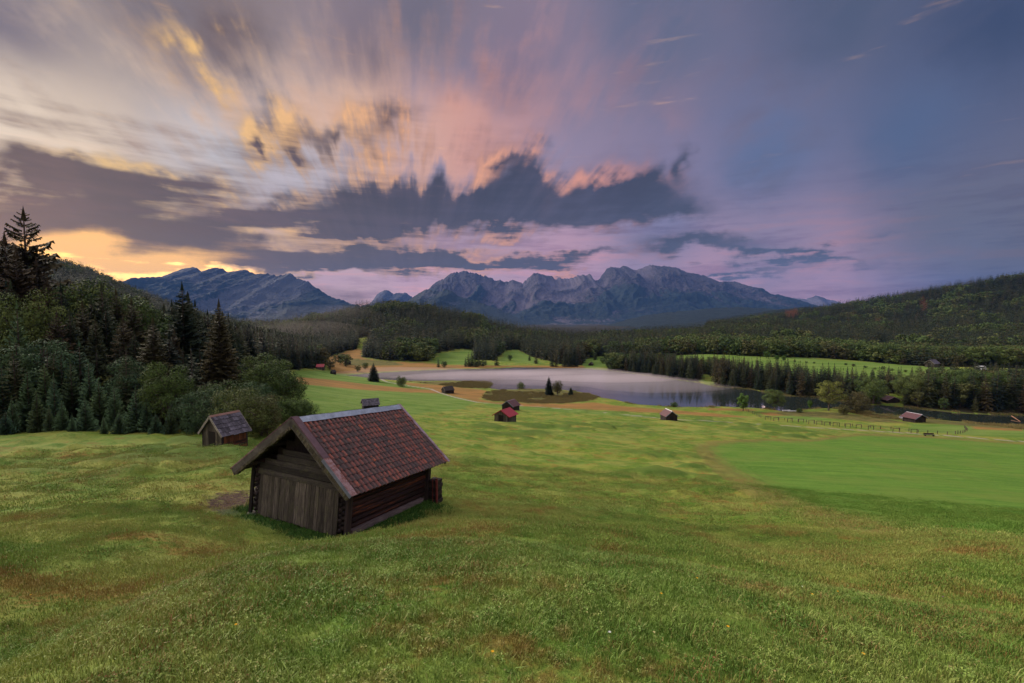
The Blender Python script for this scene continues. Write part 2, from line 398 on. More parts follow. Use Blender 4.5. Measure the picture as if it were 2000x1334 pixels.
def base_height(x, y):
    R_ = np.hypot(x, y); R_ = np.maximum(R_, .31)
    u = np.clip((np.log(R_) - LR0) * LOGK, 0, NR - 1.001); v = (np.degrees(np.arctan2(x, y)) + 180) / 360 * (NA - 1)
    v = np.clip(v, 0, NA - 1.001)
    i, j = u.astype(int), v.astype(int); a, b = u - i, v - j
    q = (QG[i, j] * (1 - a) + QG[i + 1, j] * a) * (1 - b) + (QG[i, j + 1] * (1 - a) + QG[i + 1, j + 1] * a) * b
    return -q * R_
def height(x, y):
    x = np.atleast_1d(np.asarray(x, float)); y = np.atleast_1d(np.asarray(y, float))
    R_ = np.hypot(x, y); z = base_height(x, y)
    px, py = topx(x, y, z)
    pj = px + 12 * vnoise(x * .2, y * .2, 5); kq = 3.5 * 900 / np.maximum(R_, 5); fld = 0.0
    for ox, oy in ((0, 0), (1, 0), (-1, 0), (0, 1), (0, -1), (.5, .5), (-.5, .5), (.5, -.5), (-.5, -.5)): fld = fld + inpoly(pj + ox * kq, py + oy * kq * .22, FIELD_PX) / 9.0
    fm = 1 - .88 * fld
    near = sstep(R_, 3, 8) * (1 - sstep(R_, 160, 260))
    # hummocks of the old buckled meadow
    wx = x + 2.0 * vnoise(x * .13, y * .13, 31); wy = y + 2.0 * vnoise(x * .13, y * .13, 32)
    hum = np.maximum(vnoise(wx / 3.4, wy / 2.6, 11) - .06, 0) * 1.5 + np.maximum(vnoise(wx / 6.5, wy / 4.2, 12) - .02, 0) * 1.7
    hum = .55 * np.tanh(hum / .55)
    hum = hum * (.55 + .6 * sstep(R_, 25, 50)) * (0.35 + 1.0 * sstep(vnoise(x / 26, y / 26, 13), -.15, .25))
    z = z + hum * near * fm * (.35 + .65 * sstep(R_, 8, 26)); HUM['v'] = hum * near * fm
    z = z + (fbm(x / 9, y / 9, 21, 3) * (.22 + .3 * sstep(R_, 24, 45))) * near * fm * sstep(R_, 5, 14) + vnoise(x / 2.1, y / 2.1, 23) * .12 * sstep(R_, 2, 6) * near
    z = z + fbm(x / 60, y / 60, 41, 4) * 8 * sstep(R_, 480, 1000) + fbm(x / 300, y / 300, 43, 4) * 26 * sstep(R_, 900, 2500) * (1 - sstep(R_, 6000, 12000))
    z = z + np.maximum(vnoise(wx / 2.6, wy / 1.35, 14) - .10, 0) * .95 * near * fm * sstep(R_, 22, 34) * (1 - sstep(R_, 110, 170)) * (.3 + sstep(vnoise(x / 17, y / 17, 15), -.1, .2))
    if PATHW is not None:                  # the track and the worn hollow beside the barn
        z0_ = base_height(x, y); kp = np.exp(-(segdist(x, y, PATHW) / 3.0) ** 2) * (R_ > 60) * (R_ < 330); z = z * (1 - kp) + z0_ * kp
        z = z - .30 * np.exp(-(np.hypot((x - HOLLOW[0]) / 1.6, (y - HOLLOW[1]) / 1.1)) ** 2)
    # a shallow gully that runs down to the left in front of the barn, and the swell on its near side
    gd = segdist(x, y, GULLY); z = z - .42 * np.exp(-(gd / 1.6) ** 2)
    sd2 = segdist(x, y, SWELL); z = z + .20 * np.exp(-(sd2 / 1.5) ** 2)
    # ground meets the barn
    bp = BO[2] + ((x - BO[0]) * -bup[0] + (y - BO[1]) * -bup[1]) / bup[2] - .13
    du = (x - BO[0]) * bg_[0] + (y - BO[1]) * bg_[1]; dv = (x - BO[0]) * bs[0] + (y - BO[1]) * bs[1]
    dd = np.hypot(np.maximum(np.maximum(-du, du - BW), 0), np.maximum(np.maximum(-dv, dv - BL), 0))
    wb = 1 - sstep(dd, .2, 3.2); z = z * (1 - wb) + bp * wb
    # lake basin and shore
    ld = lakedist(x, y)
    w = 1 - sstep(ld, 0, 26); zs = -HC + .12 + .03 * np.maximum(ld, 0)
    inb = (y > 100) & (R_ < 470)
    z2 = np.where(ld > 0, zs * w + np.maximum(z, -HC + .25) * (1 - w), -HC - np.minimum(2.0, .02 - .14 * ld))
    z = np.where(inb, z2, z)
    return z
PATHW = None; HUM = {}
def P2(px, Y): return ((px - 1000) / F * Y, Y)
GULLY = [P2(690, 19), P2(560, 15.5), P2(430, 12.5), P2(250, 8.8), P2(60, 5.6), P2(-200, 4)]
SWELL = [P2(1300, 13), P2(1050, 12), P2(880, 10.5), P2(700, 8.4), P2(480, 6.4), P2(300, 5.0), P2(120, 3.8)]
def hz(x, y): return float(height(x, y)[0])
_ys = np.exp(np.linspace(math.log(1.0), math.log(3000), 900))
def hit(px, py):                          # the ground point a pixel looks at
    sx, sz = ray(px, py); zt = height(sx * _ys, _ys); k = np.nonzero(sz * _ys <= zt)[0]
    k = int(k[0]) if len(k) else len(_ys) - 1
    if k == 0: Y_ = _ys[0]
    else:
        lo, hi = _ys[k - 1], _ys[k]
        for _ in range(14):
            m_ = (lo + hi) / 2
            if sz * m_ <= hz(sx * m_, m_): hi = m_
            else: lo = m_
        Y_ = hi
    return np.array([sx * Y_, Y_, hz(sx * Y_, Y_)])

# ------------------------------------------------------------------ ground materials
def principled(name):
    m_ = bpy.data.materials.new(name); m_.use_nodes = True; nt = m_.node_tree
    bs_ = nt.nodes['Principled BSDF']; bs_.inputs['Roughness'].default_value = .9
    bs_.inputs['Specular IOR Level'].default_value = .2
    return m_, G(nt), bs_
def grass_color(g, pos):
    n1 = g.noise(pos, .16, 4, .6); n2 = g.noise(pos, .9, 4, .65); n3 = g.noise(pos, 4.5, 4, .7); n4 = g.noise(g.vm('ADD', pos, (31, 7, 3)), .38, 5, .65)
    c = g.mix(g.ss(n2, .36, .64), GRASS_A, GRASS_B)
    c = g.mix(g.ss(g.add(n1, g.mul(g.sub(n3, .5), .35)), .42, .62), c, GRASS_C)
    c = g.mix(g.mul(g.ss(g.add(n4, g.mul(g.sub(n3, .5), .5)), .53, .68), .75), c, GRASS_R)
    c = g.mix(g.mul(g.ss(n3, .55, .75), .35), c, (.22, .24, .08))
    c = g.mix(g.mul(g.ss(n3, .45, .25), .5), c, (.035, .065, .012))
    return c
GRASS_A = (.130, .184, .034); GRASS_B = (.068, .132, .018); GRASS_C = (.180, .205, .048); GRASS_R = (.175, .105, .030)

def ground_material():
    m_, g, b = principled('meadow_ground')
    pos = g.n('ShaderNodeNewGeometry').outputs['Position']
    A, B = g.sep(g.attr('zone_a')), g.sep(g.attr('zone_b'))
    c = grass_color(g, pos)
    n2 = g.noise(pos, .35, 5, .6); n3 = g.noise(pos, 2.2, 4, .7)
    # the drawn-out bands of mown meadow
    st = g.noise(g.mapping(pos, rot=(0, 0, .35), scale=(.035, .16, .1)), 1, 5, .62)
    c = g.mix(g.ss(st, .40, .62), c, g.vm('MULTIPLY', c, (1.18, 1.05, .95)))
    c = g.mix(g.mul(g.ss(g.add(g.attr('hum', 'Fac'), g.mul(g.sub(n3, .5), .3)), .08, .42), .75), c, (.060, .105, .020))
    wv = g.noise(g.mapping(pos, rot=(0, 0, -.5), scale=(.05, .55, .1)), 1, 6, .72)
    field = g.mix(g.ss(wv, .35, .65), (.064, .140, .020), (.105, .190, .030))
    field = g.mix(g.mul(g.ss(n3, .45, .72), .6), field, (.14, .21, .045))
    field = g.mix(g.mul(g.ss(g.noise(pos, .09, 4, .6), .45, .65), .6), field, (.125, .175, .035))
    c = g.mix(g.mul(g.mul(A[1], g.sub(1.0, A[1])), 3.0), c, (.15, .11, .04))
    c = g.mix(g.ss(g.add(A[1], g.mul(g.sub(n3, .5), .7)), .2, .9), c, field)
    lush_or_shade = g.mix(g.ss(st, .35, .65), (.085, .150, .026), (.135, .190, .045))
    c = g.mix(B[2], c, lush_or_shade)
    moor = g.mix(g.ss(g.noise(g.mapping(pos, rot=(0, 0, .3), scale=(.05, .25, .1)), 1, 5, .6), .36, .64), (.26, .135, .045), (.17, .105, .036))
    moor = g.mix(g.mul(g.ss(n3, .5, .7), .4), moor, (.30, .2, .09))
    c = g.mix(A[0], c, moor)
    reed = g.mix(g.ss(n2, .38, .62), (.075, .075, .025), (.13, .11, .04))
    c = g.mix(B[1], c, reed)
    path = g.mix(g.ss(n3, .4, .62), (.33, .28, .24), (.23, .19, .16))
    c = g.mix(A[2], c, path)
    soil = g.mix(g.ss(g.noise(pos, 6, 5, .7), .42, .6), (.075, .042, .034), (.030, .019, .015))
    soil = g.mix(g.ss(g.noise(pos, 14, 3, .7), .6, .7), soil, (.28, .24, .21))
    c = g.mix(g.ss(g.add(B[0], g.mul(g.sub(g.noise(pos, 3.0, 4, .7), .5), 2.2)), .35, .95), c, soil)
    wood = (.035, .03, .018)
    c = g.mix(g.mul(g.attr('lush_or_shade', 'Fac'), .8), c, (.030, .085, .016))  # contact shade round the barn painted into the ground as darker lush green
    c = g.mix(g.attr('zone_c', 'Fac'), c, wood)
    g.put(b.inputs['Base Color'], c)
    hb = g.add(g.noise(pos, 9, 4, .75), g.mul(g.noise(pos, 2.0, 4, .65), 1.4))
    g.put(b.inputs['Normal'], g.bump(hb, .55, .10))
    b.inputs['Specular IOR Level'].default_value = .05
    return m_

MOOR_PX = [[(578, 736), (640, 741), (720, 751), (800, 759), (868, 763), (862, 768), (800, 766.5), (700, 761), (620, 753), (578, 749)],
           [(782, 745), (800, 748), (850, 751), (900, 757), (950, 762), (946, 770), (938, 780), (965, 785), (1010, 787), (1100, 789), (1160, 786), (1200, 792), (1270, 798), (1350, 804), (1420, 810), (1475, 815.5),
            (1400, 814), (1300, 807), (1200, 802), (1100, 797), (1010, 793), (930, 784), (880, 772), (840, 758), (800, 753)],
           [(634, 706), (640, 698), (688, 684), (700, 679), (709, 685), (705, 697), (740, 706), (830, 709), (880, 713), (960, 714), (1140, 714), (1140, 719.5), (1000, 717), (920, 719), (860, 721), (760, 725), (690, 729), (650, 730)],
           [(1380, 797), (1470, 799), (1480, 803), (1380, 801)], [(1530, 804), (1480, 806), (1500, 812), (1545, 812)], [(1900, 832), (2000, 836), (2000, 842), (1900, 838)]]
REED_PX = [[(952, 765), (975, 762), (1060, 760), (1096, 762), (1130, 766), (1158, 772), (1168, 777), (1150, 783), (1100, 788), (1050, 788), (960, 783), (942, 778)],
           [(800, 745), (960, 745), (962, 752), (950, 759), (900, 757), (850, 751)], [(680, 700), (760, 705), (790, 712), (700, 715), (675, 712)],
           [(1640, 800), (1720, 808), (1800, 817), (1912, 827), (2000, 832), (2200, 838), (2200, 842), (2000, 839), (1900, 833), (1800, 824), (1700, 815)],
           [(1500, 806), (1560, 803), (1640, 806), (1720, 816), (1780, 827), (1700, 824), (1600, 815), (1540, 812)]]
LUSH_PX = [[(580, 725), (640, 724), (720, 738), (800, 752), (840, 760), (900, 778), (930, 786), (900, 800), (780, 812), (640, 812), (560, 800), (560, 750)],
           [(940, 787), (1010, 792), (1100, 798), (1200, 805), (1300, 812), (1300, 816), (1200, 812), (1080, 804), (960, 795)],
           [(1470, 803), (1560, 806), (1640, 822), (1560, 822), (1480, 808)], [(1780, 828), (1860, 828), (1950, 838), (2100, 846), (2100, 860), (1900, 850), (1770, 842)],
           [(1280, 680), (1300, 677), (1400, 684), (1500, 693), (1640, 705), (1800, 712), (1900, 722), (1900, 745), (1700, 745), (1500, 735), (1300, 715)],
           [(845, 706), (860, 690), (925, 682), (930, 700), (915, 712), (860, 712)], [(975, 706), (985, 686), (1010, 684), (1040, 697), (1060, 711)], [(1125, 717), (1140, 700), (1180, 696), (1185, 716), (1160, 719)],
           [(1685, 700), (1700, 678), (1722, 670), (1736, 680), (1736, 700)], [(1925, 722), (2030, 722), (2030, 735), (1925, 735)]]
DIRT_PX = [[(386, 985), (400, 968), (440, 958), (500, 957), (505, 985), (480, 1008), (440, 1012), (400, 1003)]]
PATH_PX = [(742, 735), (748, 740), (757, 746), (775, 750), (792, 753), (840, 760), (860, 768), (888, 776), (932, 786), (980, 790), (1020, 793), (1080, 797), (1140, 802), (1200, 808.5), (1290, 817), (1370, 822), (1470, 828.5),
           (1550, 833), (1610, 837), (1715, 843), (1850, 852), (2000, 863.5), (2150, 876)]
def base_hit(px, py):
    sx, sz = ray(px, py); zt = base_height(sx * _ys, _ys); k = int(np.nonzero(sz * _ys <= zt)[0][0]); Y_ = _ys[k]; return (float(sx * Y_), float(Y_))
HOLLOW = base_hit(442, 986)
PATHW = [base_hit(*p) for p in PATH_PX]
HC_FOREST = [(560, 690), (600, 705), (640, 697), (686, 683), (697, 672), (710, 683), (706, 697), (760, 704), (835, 706), (850, 690), (900, 681), (925, 683), (925, 702), (965, 704), (985, 685), (1010, 682), (1040, 697),
             (1100, 712), (1136, 713), (1145, 700), (1180, 694), (1188, 716), (1235, 725), (1290, 700), (1290, 640), (900, 560), (560, 600)]

def forest_mask(x, y, z=None):            # where woodland stands: 0 none, 1 left slope, 2 centre hill, 3 far bank of the lake, 4 right-hand hill, 5 belt behind the strip
    if z is None: z = height(x, y)
    R_ = np.hypot(x, y); px, py = topx(x, y, z)
    s = np.where(y > 1, 1000 + F * x / np.maximum(y, 1), np.where(x < 0, -9000, 9000))
    k = np.zeros(x.shape, int)
    edge = np.interp(s, [-9000, -300, 380, 400, 470, 560, 628], [52, 56, 63, 84, 150, 285, 372])
    k[(s < 628) & (y > edge) & (R_ < 1700)] = 1
    k[(s < -9000 + 1) & (R_ > 70) & (R_ < 1500) & (x < -60)] = 1
    k[(k == 0) & (s >= 560) & (s < 1300) & (R_ > 330) & (R_ < 1250) & inpoly(px, py, HC_FOREST)] = 2
    k[(s >= 600) & (s < 1440) & (R_ > 560) & (R_ < 1500)] = np.where(inpoly(px, py, [(690, 715), (700, 660), (722, 660), (712, 715)]) , 0, 2)[(s >= 600) & (s < 1440) & (R_ > 560) & (R_ < 1500)]
    ld = lakedist(x, y)
    depth = np.interp(s, [1185, 1250, 1320, 1500, 1700, 1800, 1830, 2600], [55, 80, 44, 48, 55, 60, 85, 85])
    far = (s > 1188) & (y > np.interp(s, [1188, 1400, 1600, 1760, 1860, 2250], [340, 262, 228, 205, 192, 180]))
    k[far & (ld > 1.5) & (ld < depth) & (R_ < 470)] = 3
    # a grassy gap on the bank and the boathouse clearing
    k[(k == 3) & inpoly(s, ld, [(1367, -5), (1402, -5), (1395, 26), (1370, 26)])] = 0
    k[(k == 3) & inpoly(s, ld, [(1728, -5), (1768, -5), (1772, 26), (1722, 26)])] = 0
    k[(s > 1240) & (R_ > 470 + 12 * np.sin(s * .02)) & (R_ < 640)] = 5
    k[(s > 1380) & (R_ >= 640) & (R_ < 2450)] = 4
    k[(k == 4) & inpoly(px, py, [(1688, 700), (1700, 680), (1722, 670), (1734, 682), (1738, 700)])] = 0
    k[(ld < 1.0) & (R_ < 460)] = 0
    return k

def build_ground():
    r_near = np.exp(np.arange(math.log(.35), math.log(420), .0105))
    r_far = np.exp(np.arange(math.log(420) + .02, math.log(4000), .02)); r_vf = np.exp(np.arange(math.log(4100), math.log(42000), .12))
    rr = np.concatenate([r_near, r_far, r_vf])
    aa = np.concatenate([np.arange(-180, -60, 4), np.arange(-60, 60, .16), np.arange(60, 180, 4)])
    na, nr = len(aa), len(rr)
    A_, R_ = np.meshgrid(np.radians(aa), rr); x = (R_ * np.sin(A_)).ravel(); y = (R_ * np.cos(A_)).ravel()
    z = height(x, y); humv = HUM['v'] * np.ones(x.shape)
    v = np.column_stack([x, y, z]); v = np.vstack([v, [0, 0, float(z[:na].mean())]])
    i = np.arange(nr - 1)[:, None] * na; j = np.arange(na)[None]; j2 = (j + 1) % na
    q = np.stack([i + j, i + j2, i + na + j2, i + na + j], -1).reshape(-1, 4)[:, ::-1]
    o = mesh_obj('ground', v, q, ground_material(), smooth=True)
    px, py = topx(x, y, z); vis = (y > 2)
    nx = vnoise(x * .35, y * .35, 61) + .5 * vnoise(x * 1.3, y * 1.3, 62); rr_ = np.hypot(x, y)
    jx = px + nx * 9 ; jy = py + nx * np.clip(340 / rr_, .8, 10) * .9
    def mk(polys, soft=.8):
        m_ = np.zeros(x.shape, bool)
        acc = np.zeros(x.shape)
        for (ox, oy) in ((0, 0), (1, 0), (-1, 0), (0, 1), (0, -1), (.7, .7), (-.7, .7), (.7, -.7), (-.7, -.7)):
            m_ = np.zeros(x.shape, bool); k_ = soft * 900 / np.maximum(rr_, 3)
            for p in polys: m_ |= inpoly(jx + ox * k_, jy + oy * k_ * .22, p)
            acc += m_
        return acc / 9 * vis
    pd = segdist(x, y, PATHW); pw = .8 + .2 * vnoise(x * .3, y * .3, 66)
    path = 1 - sstep(pd, pw * .75, pw * 1.25)
    moor, fieldm, soil, reed, lush_or_shade = mk(MOOR_PX), mk([FIELD_PX], 3.2), mk(DIRT_PX), mk(REED_PX), mk(LUSH_PX)
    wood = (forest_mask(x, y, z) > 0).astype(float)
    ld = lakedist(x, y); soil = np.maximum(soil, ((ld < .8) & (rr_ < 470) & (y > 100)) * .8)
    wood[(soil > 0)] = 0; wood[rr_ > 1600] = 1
    for nm, (a, b, c) in (('zone_a', (moor, fieldm, path)), ('zone_b', (soil, reed, lush_or_shade))):
        at = o.data.attributes.new(nm, 'FLOAT_COLOR', 'POINT')
        arr = np.ones((len(v), 4), np.float32); arr[:-1, 0] = a; arr[:-1, 1] = b; arr[:-1, 2] = c; arr[-1, :3] = 0
        at.data.foreach_set('color', arr.ravel())
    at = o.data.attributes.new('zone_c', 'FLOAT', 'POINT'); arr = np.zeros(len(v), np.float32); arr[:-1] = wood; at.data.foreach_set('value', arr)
    at = o.data.attributes.new('hum', 'FLOAT', 'POINT'); arr = np.zeros(len(v), np.float32); arr[:-1] = humv; at.data.foreach_set('value', arr)
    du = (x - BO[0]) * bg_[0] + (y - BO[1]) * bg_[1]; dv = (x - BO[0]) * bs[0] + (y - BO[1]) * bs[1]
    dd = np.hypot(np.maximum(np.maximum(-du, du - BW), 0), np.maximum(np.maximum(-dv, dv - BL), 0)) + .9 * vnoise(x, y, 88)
    at = o.data.attributes.new('lush_or_shade', 'FLOAT', 'POINT'); arr = np.zeros(len(v), np.float32); arr[:-1] = 1 - sstep(dd, .4, 2.2); at.data.foreach_set('value', arr)  # ring of painted contact shade along the barn walls
    tag(o, kind='structure')
build_ground()

def build_lake():
    m_, g, b = principled('lake_water')
    pos = g.n('ShaderNodeNewGeometry').outputs['Position']
    b.inputs['Base Color'].default_value = (.018, .024, .022, 1); b.inputs['Specular IOR Level'].default_value = .5
    b.inputs['IOR'].default_value = 4.0
    n = g.noise(g.mapping(pos, scale=(.012, .05, .1)), 1, 4, .6)
    g.put(b.inputs['Roughness'], g.add(g.ss(n, .35, .7, .03, .09), g.ss(g.sep(pos)[1], 225, 300, .0, .18)))
    h = g.noise(g.mapping(pos, scale=(.5, 1.6, 1)), 1, 4, .6)
    g.put(b.inputs['Normal'], g.bump(h, .05, .05))
    xs, ys = [p[0] for p in LAKE], [p[1] for p in LAKE]
    X0, X1, Y0, Y1 = min(xs) - 30, max(xs) + 30, min(ys) - 8, max(ys) + 6
    nx, ny = 40, 20
    v = [(X0 + (X1 - X0) * i / nx, Y0 + (Y1 - Y0) * j / ny, -HC) for j in range(ny + 1) for i in range(nx + 1)]
    f = [(j * (nx + 1) + i, j * (nx + 1) + i + 1, (j + 1) * (nx + 1) + i + 1, (j + 1) * (nx + 1) + i) for j in range(ny) for i in range(nx)]
    o = mesh_obj('lake_water', v, f, m_); tag(o, kind='structure')
build_lake()

# ------------------------------------------------------------------ mountains
def rock_material(name, treeline, rockc=(.20, .175, .165), woodc=(.010, .017, .016)):
    m_, g, b = principled(name)
    geo = g.n('ShaderNodeNewGeometry'); pos, nor = geo.outputs['Position'], geo.outputs['Normal']
    km = g.vm('SCALE', pos, scale=.001)
    n1 = g.noise(km, 2.2, 6, .65); n2 = g.noise(g.mapping(km, scale=(14, 14, 2.0)), 2.0, 6, .7); n3 = g.noise(km, 14, 5, .7)
    zz = g.sep(pos)[2]; slope = g.sep(nor)[2]
    f = g.attr('flow', 'Fac')
    h = g.add(g.mul(g.sub(zz, treeline), .0022), g.add(g.mul(g.sub(n1, .5), 2.6), g.mul(g.sub(n2, .5), 2.8)))
    rk = g.mix(g.ss(n2, .45, .56), rockc, tuple(c * .28 for c in rockc))  # relief shading of ribs and gullies put into the rock colour
    rk = g.mix(g.mul(g.ss(n3, .52, .68), .5), rk, tuple(min(1, c * 1.5) for c in rockc))
    scree = tuple(c * 3.2 for c in rockc)
    rk = g.mix(g.mul(g.ss(f, .45, .95), .5), rk, scree)
    wd = g.mix(g.ss(n3, .4, .6), woodc, tuple(c * 1.7 for c in woodc))
    fans = g.ss(g.add(g.add(h, g.mul(g.sub(f, .35), 2.6)), g.mul(g.sub(slope, .75), 1.2)), -.05, .35)
    g.put(b.inputs['Base Color'], g.mix(fans, wd, rk))
    g.put(b.inputs['Normal'], g.bump(g.add(n3, n2), .9, 50))
    return m_

def mountain(name, prof, Y, width, seed, treeline, label, jag=6.0, basez=-120, rockc=(.20, .175, .165), spur=1.0, group=None, nrow=150, step=1.1):
    px = np.arange(prof[0][0], prof[-1][0] + step, step); py = np.interp(px, [p[0] for p in prof], [p[1] for p in prof])
    sx, sz = ray(px, py)
    X = sx * Y; top = sz * Y
    top = top + (fbm(X / 420, X * 0 + seed, seed, 5, .62) * jag * 6 * np.clip(np.minimum(px - px[0], px[-1] - px) / 30, 0, 1)) * (Y / 12000)
    t = np.concatenate([np.linspace(0, 1, nrow), np.linspace(1.05, 1.9, 16)])
    XX, TT = np.meshgrid(X, t); TP = np.broadcast_to(top, XX.shape)
    yy = Y - width * (1 - TT)
    # spurs and gullies run down the face; warped ridged noise
    w1 = fbm(XX / 1900, yy / 2600, seed + 3, 3) * 900
    rn = 0; fl = 0
    for k, (sc, am) in enumerate(((1500, .55), (620, .28), (260, .14), (110, .07))):
        nn = 1 - 2 * np.abs(vnoise((XX + w1) / sc, yy / (sc * 2.4), seed + 10 + k)) * 1.0
        rn = rn + (nn - .5) * am; fl = fl + (1 - nn) * am
    hgt = np.where(TT <= 1, TT ** 1.35, 1 - (TT - 1) * 1.1)
    env = np.clip(np.sin(np.clip(TT, 0, 1) * math.pi) ** .8, 0, 1) * spur
    H_ = (TP - basez)
    zz = basez + H_ * (hgt + rn * .42 * env) + fbm(XX / 90, yy / 90, seed + 30, 4, .6) * 42 * env * np.clip(H_ / 1000, .2, 1)
    zz = np.where(TT > 1, zz - 20, np.minimum(zz, TP - (1 - TT) * 60))
    zz = zz - (TT > .82) * sstep(TT, .82, 1) * ((np.abs(vnoise(XX / 130, XX * 0 + 3, seed + 50)) + .7 * np.abs(vnoise(XX / 48, XX * 0 + 3, seed + 51))) * jag * 19 - jag * 5.5) * (Y / 12000)
    scale = yy / Y
    v = np.column_stack([(XX * np.where(TT < 1, .35 + .65 * scale, 1)).ravel() if False else XX.ravel(), yy.ravel(), zz.ravel()])
    n_c, n_r = len(X), len(t)
    i = np.arange(n_r - 1)[:, None] * n_c; j = np.arange(n_c - 1)[None]
    q = np.stack([i + j, i + j + 1, i + n_c + j + 1, i + n_c + j], -1).reshape(-1, 4)
    o = mesh_obj(name, v, q, rock_material(name + '_rock', treeline, rockc), smooth=True)
    at = o.data.attributes.new('flow', 'FLOAT', 'POINT'); at.data.foreach_set('value', np.clip(fl * 1.6, 0, 1).ravel().astype(np.float32))
    o['label'] = label; o['kind'] = 'structure'; o['category'] = 'mountain'
    return o
mountain('mountain', [(1480, 605), (1530, 584), (1550, 582), (1575, 583.5), (1590, 577), (1605, 580.5), (1620, 586), (1680, 600), (1720, 610)], 15200, 2500, 5, 200, 'faint pale peak on the horizon left of the right-hand wooded hill', 3, rockc=(.07, .06, .07))
mountain('mountain', [(690, 605), (730, 588), (737, 575), (748, 567), (757, 567), (768, 574), (780, 571), (792, 571), (802, 576), (815, 590), (850, 610)], 14800, 2500, 9, 300, 'small pale blue peak in the gap between the two ranges', 3, rockc=(.06, .055, .065))
mountain('mountain', [(800, 610), (822, 590), (838, 572), (845, 562), (860, 546), (872, 540), (884, 532), (893, 530), (905, 531.5), (920, 533), (932, 534), (945, 537), (956, 541), (965, 546), (976, 546), (985, 552), (992, 551), (1000, 547), (1010, 549), (1020, 552),
          (1028, 548), (1035, 541), (1044, 533), (1052, 530), (1060, 533), (1070, 538), (1085, 543), (1105, 542.5), (1120, 543), (1128, 537), (1136, 534.5), (1143, 538), (1152, 535), (1158, 541), (1164, 546.5), (1172, 541), (1176, 533), (1185, 525),
          (1193, 520.5), (1202, 524), (1212, 524), (1216, 520.5), (1224, 521), (1232, 526), (1240, 528), (1247, 526), (1256, 521.5), (1268, 518.5), (1280, 518), (1292, 520), (1310, 520.5), (1322, 522), (1334, 527), (1345, 533), (1365, 537), (1385, 541), (1400, 551), (1412, 550), (1424, 548),
          (1436, 551), (1450, 558), (1470, 568), (1490, 575), (1515, 586), (1545, 599), (1575, 612)], 12500, 4300, 21, 540, 'long jagged rock range with pale scree slopes beyond the lake', 5, rockc=(.066, .053, .065))
mountain('mountain', [(230, 560), (262, 546), (285, 546), (305, 544), (330, 535), (347, 531), (360, 526), (375, 522), (385, 525), (393, 531), (405, 527), (418, 523), (425, 521), (434, 525), (447, 530), (462, 529), (475, 527.5), (488, 532), (500, 536), (512, 534), (522, 533.5), (533, 537),
          (545, 539), (553, 535), (566, 534), (580, 542), (596, 548), (615, 560), (640, 575), (665, 585), (690, 594), (730, 606), (760, 614)], 9500, 3600, 33, 760, 'broad dark blue mountain below the sunrise on the left', 5, rockc=(.036, .037, .046))
mountain('mountain', [(760, 612), (792, 590), (812, 577), (826, 567), (833, 563), (842, 566), (858, 569), (868, 565), (880, 568), (895, 578), (915, 585), (945, 594), (975, 604), (1005, 618), (1040, 632), (1070, 645)], 8200, 2400, 45, 1100, 'dark wooded pyramid-shaped peak before the jagged range', 3, basez=-100, rockc=(.036, .037, .046))

# wooded foothills between the valley and the range
mountain('foothills', [(1120, 650), (1180, 638), (1220, 626), (1260, 616), (1300, 610), (1340, 606), (1400, 601), (1450, 600), (1500, 602), (1560, 606), (1640, 615)], 5200, 1500, 57, 3000, 'low dark wooded foothills at the right end of the range', 2, basez=-80, spur=.45)
mountain('foothills', [(1100, 660), (1180, 645), (1240, 640), (1300, 634), (1380, 628), (1440, 617), (1500, 607), (1560, 600), (1640, 600), (1700, 610)], 3400, 800, 71, 3000, 'nearest low wooded rise leading to the right-hand hill', 2, basez=-70, spur=.4)

# ------------------------------------------------------------------ trees
def foliage_material(name, cols, dark=.5):
    m_, g, b = principled(name)
    oi = g.n('ShaderNodeObjectInfo'); rnd = oi.outputs['Random']
    geo = g.n('ShaderNodeNewGeometry'); pos = geo.outputs['Position']
    c = g.ramp(rnd, [(i / (len(cols) - 1), col) for i, col in enumerate(cols)])
    n = g.noise(pos, 1.3, 3, .6); n2 = g.noise(pos, .25, 2, .5)
    c = g.mix(g.ss(n, .35, .65), g.vm('SCALE', c, scale=.62), g.vm('SCALE', c, scale=1.35))
    c = g.mix(g.mul(g.ss(n2, .45, .7), .35), c, g.vm('MULTIPLY', c, (1.5, 1.15, .8)))
    isl = geo.outputs['Random Per Island']
    c = g.vm('SCALE', c, scale=g.mad(isl, .45, .78))
    g.put(b.inputs['Base Color'], c); b.inputs['Roughness'].default_value = .75
    return m_
M_SPR = foliage_material('spruce_needles', [(.009, .017, .011), (.016, .028, .014), (.026, .038, .017), (.050, .056, .022), (.052, .038, .018)])
M_YNG = foliage_material('young_spruce_needles', [(.034, .070, .038), (.060, .112, .056), (.070, .118, .048), (.050, .080, .036)])
M_BRN = foliage_material('rusty_needles', [(.042, .032, .018), (.052, .036, .02), (.05, .045, .02)])
M_DEC = foliage_material('broad_leaves', [(.032, .058, .016), (.060, .098, .024), (.085, .115, .030), (.074, .068, .026)])
M_BLU = foliage_material('bluish_leaves', [(.042, .082, .036), (.055, .092, .042)])
M_YEL = foliage_material('yellowing_leaves', [(.14, .15, .03), (.12, .14, .03)])
M_OLV = foliage_material('olive_leaves', [(.085, .072, .03), (.075, .07, .028)])
M_BRT = foliage_material('fresh_leaves', [(.055, .12, .018), (.07, .13, .02)])
def bark():
    m_, g, b = principled('bark'); pos = g.n('ShaderNodeTexCoord').outputs['Object']
    n = g.noise(g.mapping(pos, scale=(6, 6, 1.2)), 1.5, 4, .7)
    g.put(b.inputs['Base Color'], g.mix(g.ss(n, .35, .65), (.05, .038, .03), (.13, .10, .085))); g.put(b.inputs['Normal'], g.bump(n, .6, .05)); return m_
M_BARK = bark()

